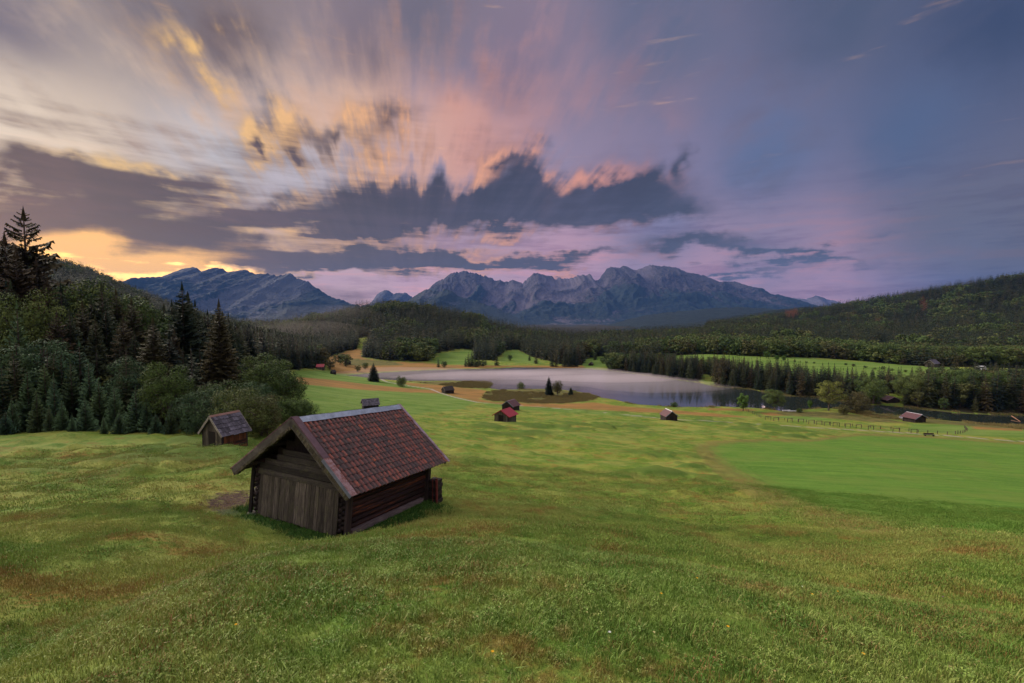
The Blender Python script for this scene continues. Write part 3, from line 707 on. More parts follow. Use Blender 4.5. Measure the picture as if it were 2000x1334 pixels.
def spruce_crown(h, rad, tiers, per, twigs, seed, low=.06, droop=.35, shape=.85, ragged=.25, lead=True):
    """needle fans on whorls of boughs: returns vertices, triangles"""
    r = np.random.RandomState(seed); V = []; T = []; k = 0
    hs = h * (low + (1 - low) * (np.arange(tiers) / tiers) ** .92)
    side = r.uniform(.85, 1.15, 6)
    for ti, z0 in enumerate(hs):
        f = 1 - (z0 / h - low) / (1 - low)
        L0 = rad * (f ** shape) * (.35 + .65 * min(1, f * 6)) * (1 if f < .85 else 1 - (f - .85) * 1.2)
        n = max(3, int(per * (.55 + .45 * f)))
        off = r.uniform(0, 6.28)
        for b in range(n):
            a = off + 6.2832 * (b + r.uniform(-.35, .35)) / n
            L = L0 * r.uniform(1 - ragged, 1 + ragged * .6) * side[int(a / 1.0472) % 6] + .05 * rad * .3
            z = z0 + r.uniform(-.5, .5) * h / tiers
            ca, sa = math.cos(a), math.sin(a)
            dr = droop * (f * 1.2 + .15); up_ = .35 * (1 - f) + .05
            m_ = twigs
            s = np.linspace(0.12, 1, m_ + 1)
            zc = z + L * (up_ * s - dr * s ** 1.6 + .12 * s ** 4)
            for i in range(m_):
                s0, s1 = s[i], s[i + 1]
                wd = L * (.30 * (1 - s0 * .7) + .06) * r.uniform(.7, 1.25)
                x0, y0 = ca * L * s0, sa * L * s0; x1, y1 = ca * L * min(1.03, s1 + .10), sa * L * min(1.03, s1 + .10)
                for sg in (-1, 1):
                    fw = L * r.uniform(.10, .24)
                    tx = x0 - sa * wd * sg + ca * fw; ty = y0 + ca * wd * sg + sa * fw
                    V += [(x0, y0, zc[i] + .01), (x1, y1, zc[i + 1]), (tx, ty, zc[i] - wd * r.uniform(.25, .75))]
                    T.append((k, k + 1, k + 2)); k += 3
                # a hanging spray
                hz_ = L * r.uniform(.10, .24)
                V += [(x0, y0, zc[i]), (x1, y1, zc[i + 1]), ((x0 + x1) / 2 + r.uniform(-.1, .1) * L, (y0 + y1) / 2 + r.uniform(-.1, .1) * L, (zc[i] + zc[i + 1]) / 2 - hz_)]
                T.append((k, k + 1, k + 2)); k += 3
    if lead:
        for b in range(6):
            a = b * 1.05; w = rad * .055
            V += [(math.cos(a) * w, math.sin(a) * w, h * .93), (math.cos(a + 1.6) * w, math.sin(a + 1.6) * w, h * .93), (0, 0, h * 1.01)]; T.append((k, k + 1, k + 2)); k += 3
    return np.array(V), np.array(T)

def decid(h, w, seed, nleaf, leaf, trunk=.22, squash=1.0, lob=26, open_=.0):
    """broadleaf crown as leaf clumps on boughs: returns leaf verts, quads, limb MB"""
    r = np.random.RandomState(seed); rr = random.Random(seed)
    tb = MB(); ch = h * (1 - trunk); cz = h * trunk + ch * .5
    tb.tube([(0, 0, -.3), (.02 * w, 0, h * trunk), (0, .03 * w, h * .55), (.03 * w, 0, h * .85)], [h * .028, h * .022, h * .014, h * .004], 8)
    C = []
    for i in range(lob):
        u = (i + .5) / lob; ph = i * 2.39996 + r.uniform(-.4, .4); cz_ = 1 - 2 * u; cr = math.sqrt(max(0, 1 - cz_ * cz_))
        k = r.uniform(.62, .92) * (1 if i % 4 else .45)
        p = np.array([math.cos(ph) * cr * w / 2 * k, math.sin(ph) * cr * w / 2 * k, cz + cz_ * ch * .5 * k])
        rad = w * r.uniform(.13, .21) * (1 - .35 * open_)
        C.append((p, rad))
        z0 = h * r.uniform(trunk * .8, .6); z0 = min(z0, p[2])
        mid = (p * .5 + np.array([0, 0, z0 * .5 + .04 * h])); rt = h * .009
        tb.tube([(0, 0, z0), tuple(mid), tuple(p)], [rt * 1.4, rt, rt * .35], 5, False)
    wts = np.array([c[1] ** 2 for c in C]); wts /= wts.sum(); cnt = (wts * nleaf).astype(int) + 1
    P = []; Nn = []
    for (p, rad), n in zip(C, cnt):
        d = r.normal(size=(n, 3)); d /= np.linalg.norm(d, axis=1)[:, None]
        rr_ = rad * (r.uniform(.35, 1.0, n) ** .55)[:, None] * np.array([1.1, 1.1, .78 * squash]); P.append(p + d * rr_); Nn.append(d + r.normal(size=(n, 3)) * .45 + np.array([0, 0, .35]))
    P = np.vstack(P); n = len(P)
    Nn = np.vstack(Nn); Nn /= np.linalg.norm(Nn, axis=1)[:, None]
    a = np.cross(Nn, r.normal(size=(n, 3))); a /= np.linalg.norm(a, axis=1)[:, None]
    b = np.cross(Nn, a)
    s = leaf * r.uniform(.6, 1.3, n)[:, None]
    V = np.stack([P - a * s, P + b * s * .55, P + a * s, P - b * s * .55], 1).reshape(-1, 3)
    return V, np.arange(n * 4).reshape(-1, 4), tb

def trunk_mb(h, r0):
    tb = MB(); tb.tube([(0, 0, -.4), (0, 0, h * .5), (0, 0, h * .97)], [r0, r0 * .6, .02], 7); return tb
_uid = [0]
def mesh_only(name, V, Fc, mat):
    o = mesh_obj(name, V, Fc, mat); me = o.data; bpy.data.objects.remove(o); return me
def mb_mesh(tb, mat, name='trunk'):
    o = tb.build(name, mat); me = o.data; bpy.data.objects.remove(o); return me
def joined(name, V, Fc, tb, m1, m2):      # foliage and stem in one mesh, for trees too small to show their parts
    fs = [tuple(int(i) for i in f) for f in Fc]; k = len(V); vs = [tuple(v) for v in V] + list(tb.v)
    fs2 = fs + [tuple(i + k for i in f) for f in tb.f]
    o = mesh_obj(name, vs, fs2, None, mats=[m1, m2], midx=[0] * len(fs) + [1] * len(tb.f)); me = o.data; bpy.data.objects.remove(o); return me

# prototypes are all made 10 m tall; copies are scaled.  kind -> list of (crown mesh, trunk mesh)
PRO = {}
def add_pro(kind, crown, trunk): PRO.setdefault(kind, []).append((crown, trunk))
tm = mb_mesh(trunk_mb(10, .16), M_BARK)
for i in range(4):
    add_pro('spruce', mesh_only('spruce_crown', *spruce_crown(10, 2.0 + .25 * (i % 2), 46, 12, 7, 100 + i, low=.05, droop=.42), M_SPR), tm)
for i in range(2):
    add_pro('sparse', mesh_only('sparse_crown', *spruce_crown(10, 2.3, 34, 9, 7, 120 + i, low=.08, droop=.10, shape=.62, ragged=.45), M_BRN), tm)
for i in range(3):
    add_pro('brown', mesh_only('brown_crown', *spruce_crown(10, 2.1, 44, 11, 7, 130 + i, low=.12, droop=.4, shape=.75, ragged=.35), M_BRN), tm)
for i in range(4):
    add_pro('young', mesh_only('young_crown', *spruce_crown(10, 2.7, 26, 11, 6, 140 + i, low=.0, droop=.02, shape=1.0, ragged=.2), M_YNG), tm)
for i in range(3):
    V_, F_, tb_ = decid(10, 8.5, 150 + i, 15000, .12, .16); add_pro('broad', mesh_only('leaf_crown', V_, F_, M_DEC), mb_mesh(tb_, M_BARK))
for i in range(2):
    V_, F_, tb_ = decid(10, 7.2, 160 + i, 13000, .12, .08); add_pro('bluish', mesh_only('leaf_crown', V_, F_, M_BLU), mb_mesh(tb_, M_BARK))
V_, F_, tb_ = decid(10, 9.5, 170, 6500, .15, .18, lob=36, open_=1.0); add_pro('yellow', mesh_only('leaf_crown', V_, F_, M_YEL), mb_mesh(tb_, M_BARK))
V_, F_, tb_ = decid(10, 9.6, 171, 13000, .14, .03, lob=30); add_pro('olive', mesh_only('leaf_crown', V_, F_, M_OLV), mb_mesh(tb_, M_BARK))
V_, F_, tb_ = decid(10, 6.6, 172, 9000, .16, .12, lob=24); add_pro('fresh', mesh_only('leaf_crown', V_, F_, M_BRT), mb_mesh(tb_, M_BARK))
for i in range(2):
    V_, F_, tb_ = decid(10, 15, 174 + i, 9000, .24, .0, lob=26); add_pro('shrub', mesh_only('leaf_crown', V_, F_, M_DEC), mb_mesh(tb_, M_BARK))
for kd, mt, sd_ in (('bush', M_DEC, 180), ('bush', M_BLU, 182), ('pale_bush', M_OLV, 184)):
    V_, F_, tb_ = decid(10, 10.5, sd_, 16000, .13, .0, lob=40); add_pro(kd, mesh_only('leaf_crown', V_, F_, mt), mb_mesh(tb_, M_BARK))
# middle distance: one mesh each
for i in range(5):
    V_, F_ = spruce_crown(10, 1.75 + .2 * (i % 3), 24, 8, 3, 200 + i, low=.06, droop=.42, ragged=.3); add_pro('mid_spruce', joined('spruce', V_, F_, trunk_mb(10, .13), M_SPR, M_BARK), None)
for i in range(3):
    V_, F_, tb_ = decid(10, 7.5, 210 + i, 2600, .26, .1, lob=20); add_pro('mid_broad', joined('broadleaf', V_, F_, tb_, M_DEC, M_BARK), None)
for i in range(4):
    V_, F_ = spruce_crown(10, 1.9 + .25 * (i % 2), 11, 6, 2, 220 + i, low=.02, droop=.45, ragged=.3); add_pro('far_spruce', mesh_only('far_spruce', V_, F_, M_SPR), None)
for i in range(2):
    V_, F_, tb_ = decid(10, 8, 230 + i, 420, .55, .02, lob=16); add_pro('far_broad', mesh_only('far_broadleaf', V_, F_, M_DEC), None)
V_, F_ = spruce_crown(10, 2.0, 11, 6, 2, 240, low=.02, droop=.45); add_pro('far_rust', mesh_only('far_rusty', V_, F_, foliage_material('dead_needles', [(.12, .05, .025), (.14, .06, .03)])), None)

rt = random.Random(4)
N_TREE = {'n': 0}
def tree(kind, x, y, h, name, label, group=None, cat='tree', wide=1.0, z=None, parts=True, variant=None):
    L = PRO[kind]; cm, tmsh = L[variant % len(L)] if variant is not None else rt.choice(L)
    z = hz(x, y) if z is None else z
    s = h / 10; rz = rt.uniform(0, 6.28)
    if tmsh is not None and parts:
        root = empty(name, (x, y, z - .05), rz); root.scale = (s * wide, s * wide, s)
        for nm, me in (('crown', cm), ('trunk', tmsh)):
            c = bpy.data.objects.new(nm, me); COL.objects.link(c); c.parent = root
    else:
        root = bpy.data.objects.new(name, cm); COL.objects.link(root); root.location = (x, y, z - .1); root.rotation_euler = (0, 0, rz); root.scale = (s * wide, s * wide, s)
    tag(root, label, cat, group); N_TREE['n'] += 1
    return root
def tree_px(kind, px, top, Y, name, label, group=None, wide=1.0, hmin=1.0, **kw):
    """stand a tree at bearing px and distance Y, tall enough for its tip to reach row top"""
    sx, st = ray(px, top); x = sx * Y; z = hz(x, Y); h = max(hmin, st * Y - z)
    return tree(kind, x, Y, h, name, label, group, wide=wide, z=z, **kw)

ORD = ['', 'first', 'second', 'third', 'fourth', 'fifth', 'sixth', 'seventh', 'eighth', 'ninth', 'tenth', 'eleventh', 'twelfth', 'thirteenth', 'fourteenth', 'fifteenth', 'sixteenth', 'seventeenth', 'eighteenth', 'nineteenth', 'twentieth'] + ['twenty-' + q_ for q_ in ('first', 'second', 'third', 'fourth', 'fifth', 'sixth', 'seventh', 'eighth', 'ninth')]
G1 = 'dark spruces at the top left of the wood'
tree_px('sparse', 45, 404, 95, 'spruce_tree', 'tallest spruce on the far left, its open dark crown against the sky', wide=.95)
for px, top, Y, lb in ((8, 452, 88, 'brownish black spruce at the left frame edge, its tip just below the tallest crown'), (-30, 440, 92, 'dark spruce cut by the left frame edge'), (70, 500, 92, 'brownish black spruce right under the tallest crown'), (30, 480, 84, 'brownish black spruce left under the tallest crown'), (92, 540, 88, 'dark spruce ending the brownish group at its right'), (-60, 470, 80, 'dark spruce beyond the left frame edge')):
    tree_px('brown', px, top, Y, 'spruce_tree', lb, G1, wide=.95)
def near_left(px, top):
    a_ = ['above the first young spruces', 'right of the brownish group', 'above the round bluish tree', 'over the middle of the young row', 'left of the broad layered spruce', 'left of the slim pointed spruce', 'by the slim pointed spruce', 'beside the end spruce'][min(7, int(px // 52))]
    return a_ + (', upper' if top < 570 else ', lower' if top > 608 else '')
G2 = 'middle rank of the left-hand wood'
for px, top, Y, kd, w in ((52, 560, 76, 'broad', .6), (97, 548, 96, 'broad', .7), (118, 552, 84, 'spruce', .9), (150, 543, 98, 'broad', .7), (196, 545, 102, 'broad', .8), (226, 560, 96, 'spruce', .9),
                          (256, 580, 92, 'brown', .9), (205, 590, 80, 'spruce', .9), (160, 585, 78, 'brown', .9), (135, 600, 74, 'spruce', .9), (20, 545, 78, 'spruce', .9), (278, 578, 100, 'broad', .8), (185, 610, 74, 'spruce', .8), (110, 605, 72, 'brown', .9),
                          (240, 615, 76, 'brown', .9), (335, 585, 110, 'spruce', .9), (312, 600, 104, 'broad', .7), (388, 610, 120, 'spruce', .9), (400, 630, 105, 'spruce', .8), (410, 660, 96, 'brown', .8), (340, 640, 88, 'brown', .8), (262, 640, 74, 'spruce', .8)):
    tree_px(kd, px, top, Y, 'spruce_tree' if kd != 'broad' else 'broadleaf_tree', {'spruce': 'dark green spruce', 'brown': 'brownish spruce', 'broad': 'rounded olive green tree'}[kd] + ' in the left-hand wood, ' + near_left(px, top), G2, wide=w)
tree_px('spruce', 355, 549, 92, 'spruce_tree', 'slim dark spruce with a pointed tip left of the tallest roadside pair', wide=.95, variant=1)
tree_px('spruce', 427, 583, 84, 'spruce_tree', 'tall dark spruce at the right end of the wood, before the blue mountain', wide=1.05, variant=2)
tree_px('spruce', 298, 618, 70, 'spruce_tree', 'broad green spruce with layered boughs in the middle of the wood', wide=1.35, variant=0)
tree_px('spruce', 330, 650, 72, 'spruce_tree', 'grey green spruce beside the broad layered one', wide=1.2, variant=3)
tree_px('young', 32, 586, 70, 'spruce_tree', 'pale young spruce with upturned tiers at the far left', wide=.75)
tree_px('bluish', 83, 655, 66, 'broadleaf_tree', 'round bluish green tree behind the young spruces on the left', wide=1.0)
tree_px('broad', 325, 706, 62, 'broadleaf_tree', 'bright green leafy tree in the front of the left-hand wood', wide=.8)
tree_px('bluish', 255, 690, 66, 'broadleaf_tree', 'dim leafy tree between the spruces in the front of the wood', wide=.8)
G3 = 'young spruces along the front of the left-hand wood'
_k = 0
for i, (px, top, Y) in enumerate(sorted(((30, 655, 64), (52, 715, 61), (86, 708, 62), (104, 726, 60), (118, 682, 64), (137, 700, 63), (154, 664, 66), (172, 700, 63), (70, 758, 59), (222, 745, 61), (264, 753, 60), (165, 772, 59), (303, 802, 58), (202, 810, 57), (333, 786, 59.5),
                               (367, 776, 62), (2, 708, 61), (-25, 730, 60), (22, 770, 58.5), (-60, 700, 62), (120, 780, 58.5), (245, 720, 64), (192, 735, 62), (285, 770, 60), (350, 745, 66), (232, 800, 58.5), (140, 805, 57.5), (95, 790, 58), (382, 800, 61), (10, 800, 57)))):
    if px > 0: _k += 1
    tree_px('young', px, top, Y, 'young_spruce', ('%s bluish young spruce, tip %s, counted from the left edge along the front of the wood' % (ORD[_k], 'low by the grass' if top > 765 else 'high among its neighbours' if top < 700 else 'at middle height')) if px > 0 else 'young spruce beyond the left edge of the front row', G3, wide=rt.uniform(.72, 1.2))
# broadleaf clump by the shingled hut and the big tree beyond it
for px, top, Y, kd, w, lb in ((470, 752, 57, 'bush', 1.0, 'sprawling green bush behind the shingled hut, leaning over its roof'), (400, 756, 60, 'bush', 1.0, 'green bush at the left shoulder of the shingled hut'), (508, 768, 60, 'pale_bush', .9, 'pale-tipped bush right of the shingled hut'),
                              (442, 738, 64, 'bush', 1.0, 'tall dark bush between the shingled hut and the end spruce'), (495, 742, 66, 'bush', .8, 'dark leafy bush filling the gap below the big meadow-edge tree'), (520, 790, 62, 'bush', .9, 'low leafy bush at the right foot of the shingled hut bushes')):
    tree_px(kd, px, top, Y, 'shrub', lb, cat='bush', wide=w)
tree_px('broad', 515, 688, 88, 'broadleaf_tree', 'large dark round-headed tree standing at the edge of the meadow', wide=1.05, variant=0)
tree_px('broad', 556, 716, 86, 'broadleaf_tree', 'right half of the meadow-edge pair, darker and lower than its neighbour', wide=.95, variant=1)
for px, top, w in ((540, 775, 1.0), (572, 773, 1.0), (592, 784, .8)):
    tree_px('shrub', px, top, 80, 'shrub', {540: 'low dark shrub at the foot of the big meadow-edge tree', 572: 'rounded dark shrub right of the low one by the meadow', 592: 'smallest shrub ending the clump at the meadow'}[px], cat='bush', wide=w)

# lone trees round the lake
tree_px('spruce', 729, 708, 288, 'spruce_tree', 'lone dark conical spruce in the meadow left of the lake', wide=1.95, variant=0)
tree_px('shrub', 783, 734, 268, 'shrub', 'round dark bush on the path by the lone spruce', cat='bush', wide=.6)
tree_px('shrub', 1018, 746, 279, 'shrub', 'small bush in the reeds left of the island spruces', cat='bush', wide=.75, variant=1)
tree_px('spruce', 1072, 734, 250, 'spruce_tree', 'tallest and leftmost of the three trees on the reedy point', wide=1.25, variant=1)
tree_px('broad', 1089, 742, 246, 'broadleaf_tree', 'middle tree of the three on the reedy point', wide=.75)
tree_px('spruce', 1115, 755, 248, 'spruce_tree', 'shortest and rightmost of the three trees on the reedy point', wide=1.8, variant=2)
tree_px('shrub', 1317, 785, 217, 'shrub', 'olive bush at the waterline above the small dark hut', cat='bush', wide=1.1)
tree_px('fresh', 1452, 767, 206, 'broadleaf_tree', 'bright green egg-shaped tree at the corner of the fence', wide=1.0)
tree_px('broad', 1514, 757, 209, 'broadleaf_tree', 'layered green tree on the shore between two light boats', wide=.95)
tree_px('fresh', 1582, 780, 211, 'broadleaf_tree', 'thin bright sapling on the shore', wide=.6)
tree_px('yellow', 1620, 741, 207, 'broadleaf_tree', 'tall yellow-green tree with pale open limbs on the near shore', wide=1.0)
tree_px('olive', 1674, 761, 199, 'broadleaf_tree', 'full olive-brown round tree right of the yellow-green one', wide=.95)
tree_px('shrub', 1648, 790, 196, 'shrub', 'small black-green bush between the yellow-green and the olive tree', cat='bush', wide=.6)
tree_px('shrub', 1561, 796, 203, 'shrub', 'brownish low bush on the tip of the bank by the boats', cat='bush', wide=.8)

# the nearest ranks of every wood are single trees; what lies beyond is one mass
def scatter(xr, yr, spacing, seed):
    r = np.random.RandomState(seed); nx, ny = int((xr[1] - xr[0]) / spacing), int((yr[1] - yr[0]) / spacing)
    X, Y = np.meshgrid(np.arange(nx), np.arange(ny)); X = X.ravel() + r.uniform(-.1, .9, X.size); Y = Y.ravel() + r.uniform(-.1, .9, Y.size)
    return xr[0] + X * spacing, yr[0] + Y * spacing
xs, ys, hs, ks = [], [], [], []
for xr, yr, sp, rmin, rmax, seed in (((-700, 560), (50, 640), 4.6, 0, 640, 1), ((-1500, 2200), (250, 1500), 7.0, 640, 1300, 2), ((-1700, 2600), (500, 2400), 10.5, 1300, 2450, 3)):
    x, y = scatter(xr, yr, sp, seed); R_ = np.hypot(x, y); ok = (R_ >= rmin) & (R_ < rmax) & (np.abs(x) < 1.35 * y + 25); x, y = x[ok], y[ok]
    z = height(x, y); k = forest_mask(x, y, z); ok = k > 0; xs.append(np.column_stack([x[ok], y[ok], z[ok], k[ok]]))
FT = np.vstack(xs); rs = np.random.RandomState(77); rs.shuffle(FT)
fx, fy, fz, fk = FT.T; fR = np.hypot(fx, fy)
th = np.select([fk == 1, fk == 2, fk == 3, fk == 4], [rs.uniform(14, 24, len(fx)), rs.uniform(12, 25, len(fx)), rs.uniform(12, 23, len(fx)), rs.uniform(13, 30, len(fx))], rs.uniform(11, 21, len(fx)))
ldd = lakedist(fx, fy); th = np.where((fk == 3) & (ldd < 5), th * rs.uniform(.45, .9, len(fx)), th)
th = th * np.where((fk == 1) & (fR < 115), .55, 1)
# the line of the strip must stay open above the shore wood
s_ = 1000 + F * fx / fy; cap = np.interp(s_, [1188, 1250, 1310, 1400, 1500, 1600, 1700, 1780, 1820, 2000], [682, 684, 690, 694, 704, 716, 728, 722, 712, 716])
capz = ((HZ - cap) / F) * fy
th = np.where(fk == 3, np.minimum(th, np.maximum(capz - fz + rs.uniform(-3, 3.5, len(fx)), 3)), th)
bl = vnoise(fx / 38, fy / 38, 91) + .35 * (rs.rand(len(fx)) - .5)
broad = np.where(fk == 5, bl > -.12, np.where(fk == 3, bl > .22, bl > .33))
px_, _ = topx(fx, fy, fz); inview = (px_ > -60) & (px_ < 2060)
# how much of it the lens sees: near the front edge of its wood, not buried
def front(x, y, z, h):
    vis = np.ones(len(x), bool)
    for f_ in (.97, .93, .87):
        xx, yy = x * f_, y * f_; kk = forest_mask(xx, yy); hh = height(xx, yy) + np.where(kk > 0, 13, 0)
        vis &= (z + h) / y > hh / yy
    return vis
cand = inview & (fR < 640) & (fR > 62)
fv = np.zeros(len(fx), bool); idx = np.nonzero(cand)[0]; fv[idx] = front(fx[idx], fy[idx], fz[idx], th[idx])
score = np.where(fv, th / fy, 0)
WOOD = {1: ('on the slope behind the left-hand wood', 'trees rising on the left slope'), 2: ('in the forest on the hill behind the lake', 'trees at the foot of the hill behind the lake'), 3: ('in the dense wood along the far right bank of the lake', 'trees along the far bank of the lake'),
        5: ('in the belt behind the bright meadow strip', 'trees in the belt behind the meadow strip'), 4: ('on the right-hand hill', 'trees on the right-hand hill')}
def where(k, px, R_):
    L = {1: [(60, 'on the left slope above the far left spruces'), (150, 'on the left slope above the round bluish tree'), (250, 'on the left slope over the middle of the wood'), (340, 'on the slope left of the slim pointed spruce'), (420, 'on the slope between the two tall spruces'), (500, 'on the slope right of the end spruce'), (570, 'on the slope above the big meadow-edge tree'), (9999, 'at the tip of the left-hand wood near the long red roof')],
         2: [(700, 'left of the orange glade at the hill foot'), (790, 'at the hill foot right of the orange glade'), (860, 'at the hill foot left of the green slope'), (990, 'between the two green slopes behind the lake'), (1100, 'on the hill foot above the island trees'), (9999, 'on the hill foot by the far clearing')],
         3: [(1260, 'at the left end of the far bank wood'), (1320, 'on the far bank above the olive waterline bush'), (1375, 'on the far bank just left of the grassy gap'), (1450, 'on the far bank right of the grassy gap'), (1520, 'on the far bank behind the layered green tree'), (1590, 'on the far bank behind the thin sapling'), (1650, 'on the far bank behind the yellow-green tree'), (1735, 'on the far bank left of the boathouse'), (1790, 'on the far bank just behind the boathouse'), (1900, 'on the far bank right of the boathouse'), (9999, 'on the far bank at the right frame edge')],
         4: [(9999, 'at the foot of the right-hand hill')],
         5: [(1380, 'in the belt behind the left end of the strip'), (1480, 'in the belt left of the bright crest bushes'), (1600, 'in the belt behind the bright crest bushes'), (1720, 'in the belt below the pale lattice pylon'), (1820, 'in the belt by the brown house roof'), (9999, 'in the belt near the white van')]}[k]
    return next(t for lim, t in L if px < lim) + (', front rank' if k in (2, 5) and R_ < 500 else '')
single = np.zeros(len(fx), bool)
for isb, lim in ((False, 255), (True, 230)):
    ii = np.nonzero((broad == isb) & (score > 0))[0]; ii = ii[np.argsort(-score[ii])][:lim]; single[ii] = True
    for i in ii:
        wh, gr = WOOD[int(fk[i])]
        big = th[i] / fy[i] * 900 > 70
        kd = ('broad' if big else 'mid_broad') if isb else ('spruce' if big else 'mid_spruce')
        tree(kd, fx[i], fy[i], th[i] * (.8 if isb else 1), 'broadleaf_tree' if isb else 'spruce_tree', ('rounded green broadleaf tree ' if isb else 'dark pointed spruce ') + where(int(fk[i]), float(s_[i]), float(fR[i])), gr + (', broadleaf' if isb else ', spruce'), z=fz[i], wide=rt.uniform(.85, 1.2))

def gn_scatter(name, pts, protos, label, cat, rot, scl, idx, group=None):
    me = bpy.data.meshes.new(name); me.vertices.add(len(pts)); me.vertices.foreach_set('co', np.asarray(pts, np.float32).ravel())
    for nm, ty, arr, key in (('irot', 'FLOAT_VECTOR', rot, 'vector'), ('iscl', 'FLOAT_VECTOR', scl, 'vector'), ('iidx', 'INT', idx, 'value')):
        a = me.attributes.new(nm, ty, 'POINT'); a.data.foreach_set(key, np.ascontiguousarray(arr, np.int32 if ty == 'INT' else np.float32).ravel())
    o = bpy.data.objects.new(name, me); COL.objects.link(o)
    pc = bpy.data.collections.new(name + '_kinds')
    for i, p in enumerate(protos):
        po = bpy.data.objects.new('%s_%02d' % (name, i), p); pc.objects.link(po)
    ng = bpy.data.node_groups.new(name, 'GeometryNodeTree')
    ng.interface.new_socket('Geometry', in_out='INPUT', socket_type='NodeSocketGeometry'); ng.interface.new_socket('Geometry', in_out='OUTPUT', socket_type='NodeSocketGeometry')
    N = ng.nodes.new; Lk = ng.links.new
    gi, go = N('NodeGroupInput'), N('NodeGroupOutput'); ip = N('GeometryNodeInstanceOnPoints'); mp = N('GeometryNodeMeshToPoints')
    ci = N('GeometryNodeCollectionInfo'); ci.inputs['Collection'].default_value = pc; ci.inputs['Separate Children'].default_value = True; ci.inputs['Reset Children'].default_value = True
    def na(nm, ty):
        n = N('GeometryNodeInputNamedAttribute'); n.data_type = ty; n.inputs['Name'].default_value = nm; return n.outputs['Attribute']
    e2r = N('FunctionNodeEulerToRotation'); Lk(na('irot', 'FLOAT_VECTOR'), e2r.inputs[0])
    Lk(gi.outputs[0], mp.inputs['Mesh']); Lk(mp.outputs[0], ip.inputs['Points']); Lk(ci.outputs[0], ip.inputs['Instance'])
    ip.inputs['Pick Instance'].default_value = True; Lk(na('iidx', 'INT'), ip.inputs['Instance Index']); Lk(e2r.outputs[0], ip.inputs['Rotation']); Lk(na('iscl', 'FLOAT_VECTOR'), ip.inputs['Scale'])
    Lk(ip.outputs[0], go.inputs[0])
    md = o.modifiers.new('scatter', 'NODES'); md.node_group = ng
    tag(o, label, cat, group, 'stuff'); return o
rest = np.nonzero(~single & ((fR > 68) | (fk != 1)))[0]
for name, kset, label in (('forest', (1,), 'dense wood covering the left-hand slope'), ('forest', (2,), 'dark conifer forest on the hill behind the lake'), ('forest', (3, 5), 'wood behind the right bank of the lake'), ('forest', (4,), 'brownish conifer forest on the right-hand hill')):
    r_ = rest[np.isin(fk[rest], kset)]; n = len(r_); far = fR[r_] > 420
    protos = [p[0] for p in PRO['mid_spruce'] + PRO['mid_broad'] + PRO['far_spruce'] + PRO['far_broad'] + PRO['far_rust']]
    rk = rs.randint(0, 1000, n); b_ = broad[r_]
    idx = np.where(far, np.where(b_, 12 + rk % 2, 8 + rk % 4), np.where(b_, 5 + rk % 3, rk % 5))
    if kset == (4,):
        rp, rq = topx(fx[r_], fy[r_], fz[r_]); rust = (np.hypot((rp - 1805) / 7, (rq - 600) / 12) < 1) | (np.hypot((rp - 1545) / 14, (rq - 618) / 7) < 1) | (np.hypot((rp - 1714) / 5, (rq - 640) / 6) < 1)
        idx = np.where(rust, 14, idx)
    s = th[r_] / 10 * np.where(b_, .82, 1); w = s * rs.uniform(.85, 1.25, n) * np.where(fR[r_] > 1300, 1.35, 1.0)
    gn_scatter(name, np.column_stack([fx[r_], fy[r_], fz[r_] - .2]), protos, label, 'forest', np.column_stack([rs.uniform(-.04, .04, n), rs.uniform(-.04, .04, n), rs.uniform(0, 6.28, n)]), np.column_stack([w, w, s]), idx)
print('forest points', len(fx), 'single', int(single.sum()), 'trees', N_TREE['n'])

# ------------------------------------------------------------------ timber buildings
def wood_material(name, c1, c2, c3=None, stretch=(1, 1, 12), lichen=0.0, amount=.5, spec=.25, bumpd=.01):
    m_, g, b = principled(name); tc = g.n('ShaderNodeTexCoord').outputs['Object']
    r = g.attr('rnd', 'Fac'); off = g.vm('ADD', tc, g.xyz(g.mul(r, 17), g.mul(r, 9), g.mul(r, 31)))
    sc = tuple(14 / s for s in stretch)
    n = g.noise(g.mapping(off, scale=sc), 2.2, 5, .7); ns_ = g.noise(g.mapping(off, scale=tuple(k * .22 for k in sc)), 2.2, 3, .6); n2 = g.noise(off, 1.3, 4, .6); n3 = g.noise(off, 22, 3, .7)
    c = g.mix(g.ss(n, .34, .62), c1, c2); c = g.mix(g.mul(g.ss(n2, .4, .7), .6), c, tuple(k * .45 for k in c1))
    if c3: c = g.mix(g.mul(g.ss(g.add(ns_, g.mul(g.sub(n, .5), .4)), .52, .66), amount), c, c3)
    if lichen: c = g.mix(g.mul(g.ss(g.add(g.noise(off, 3.2, 4, .7), g.mul(g.sub(n3, .5), .4)), .52, .62), lichen), c, (.10, .105, .045))
    c = g.vm('SCALE', c, scale=g.mad(r, 1.0, .5))
    g.put(b.inputs['Base Color'], c); b.inputs['Roughness'].default_value = .75; b.inputs['Specular IOR Level'].default_value = spec
    g.put(b.inputs['Normal'], g.bump(g.add(n, g.mul(n3, .3)), .8, bumpd)); return m_
W_GREY_V = wood_material('grey_boards', (.15, .128, .098), (.046, .038, .033), stretch=(1, 1, 14), lichen=.3)
W_GREY_H = wood_material('grey_planks', (.072, .064, .052), (.032, .027, .024), stretch=(14, 1, 1), lichen=.3)
W_DARK_H = wood_material('dark_logs', (.055, .026, .022), (.020, .012, .013), (.22, .062, .020), stretch=(1, 14, 1), amount=.75)
W_DARK_V = wood_material('dark_posts', (.036, .026, .024), (.018, .013, .014), (.06, .033, .024), stretch=(1, 1, 14), amount=.5)
W_SILL = wood_material('sill_beam', (.22, .17, .17), (.10, .075, .08), stretch=(1, 14, 1))
W_EDGE = wood_material('barge_board', (.27, .245, .205), (.15, .135, .115), stretch=(8, 8, 8), lichen=.1)
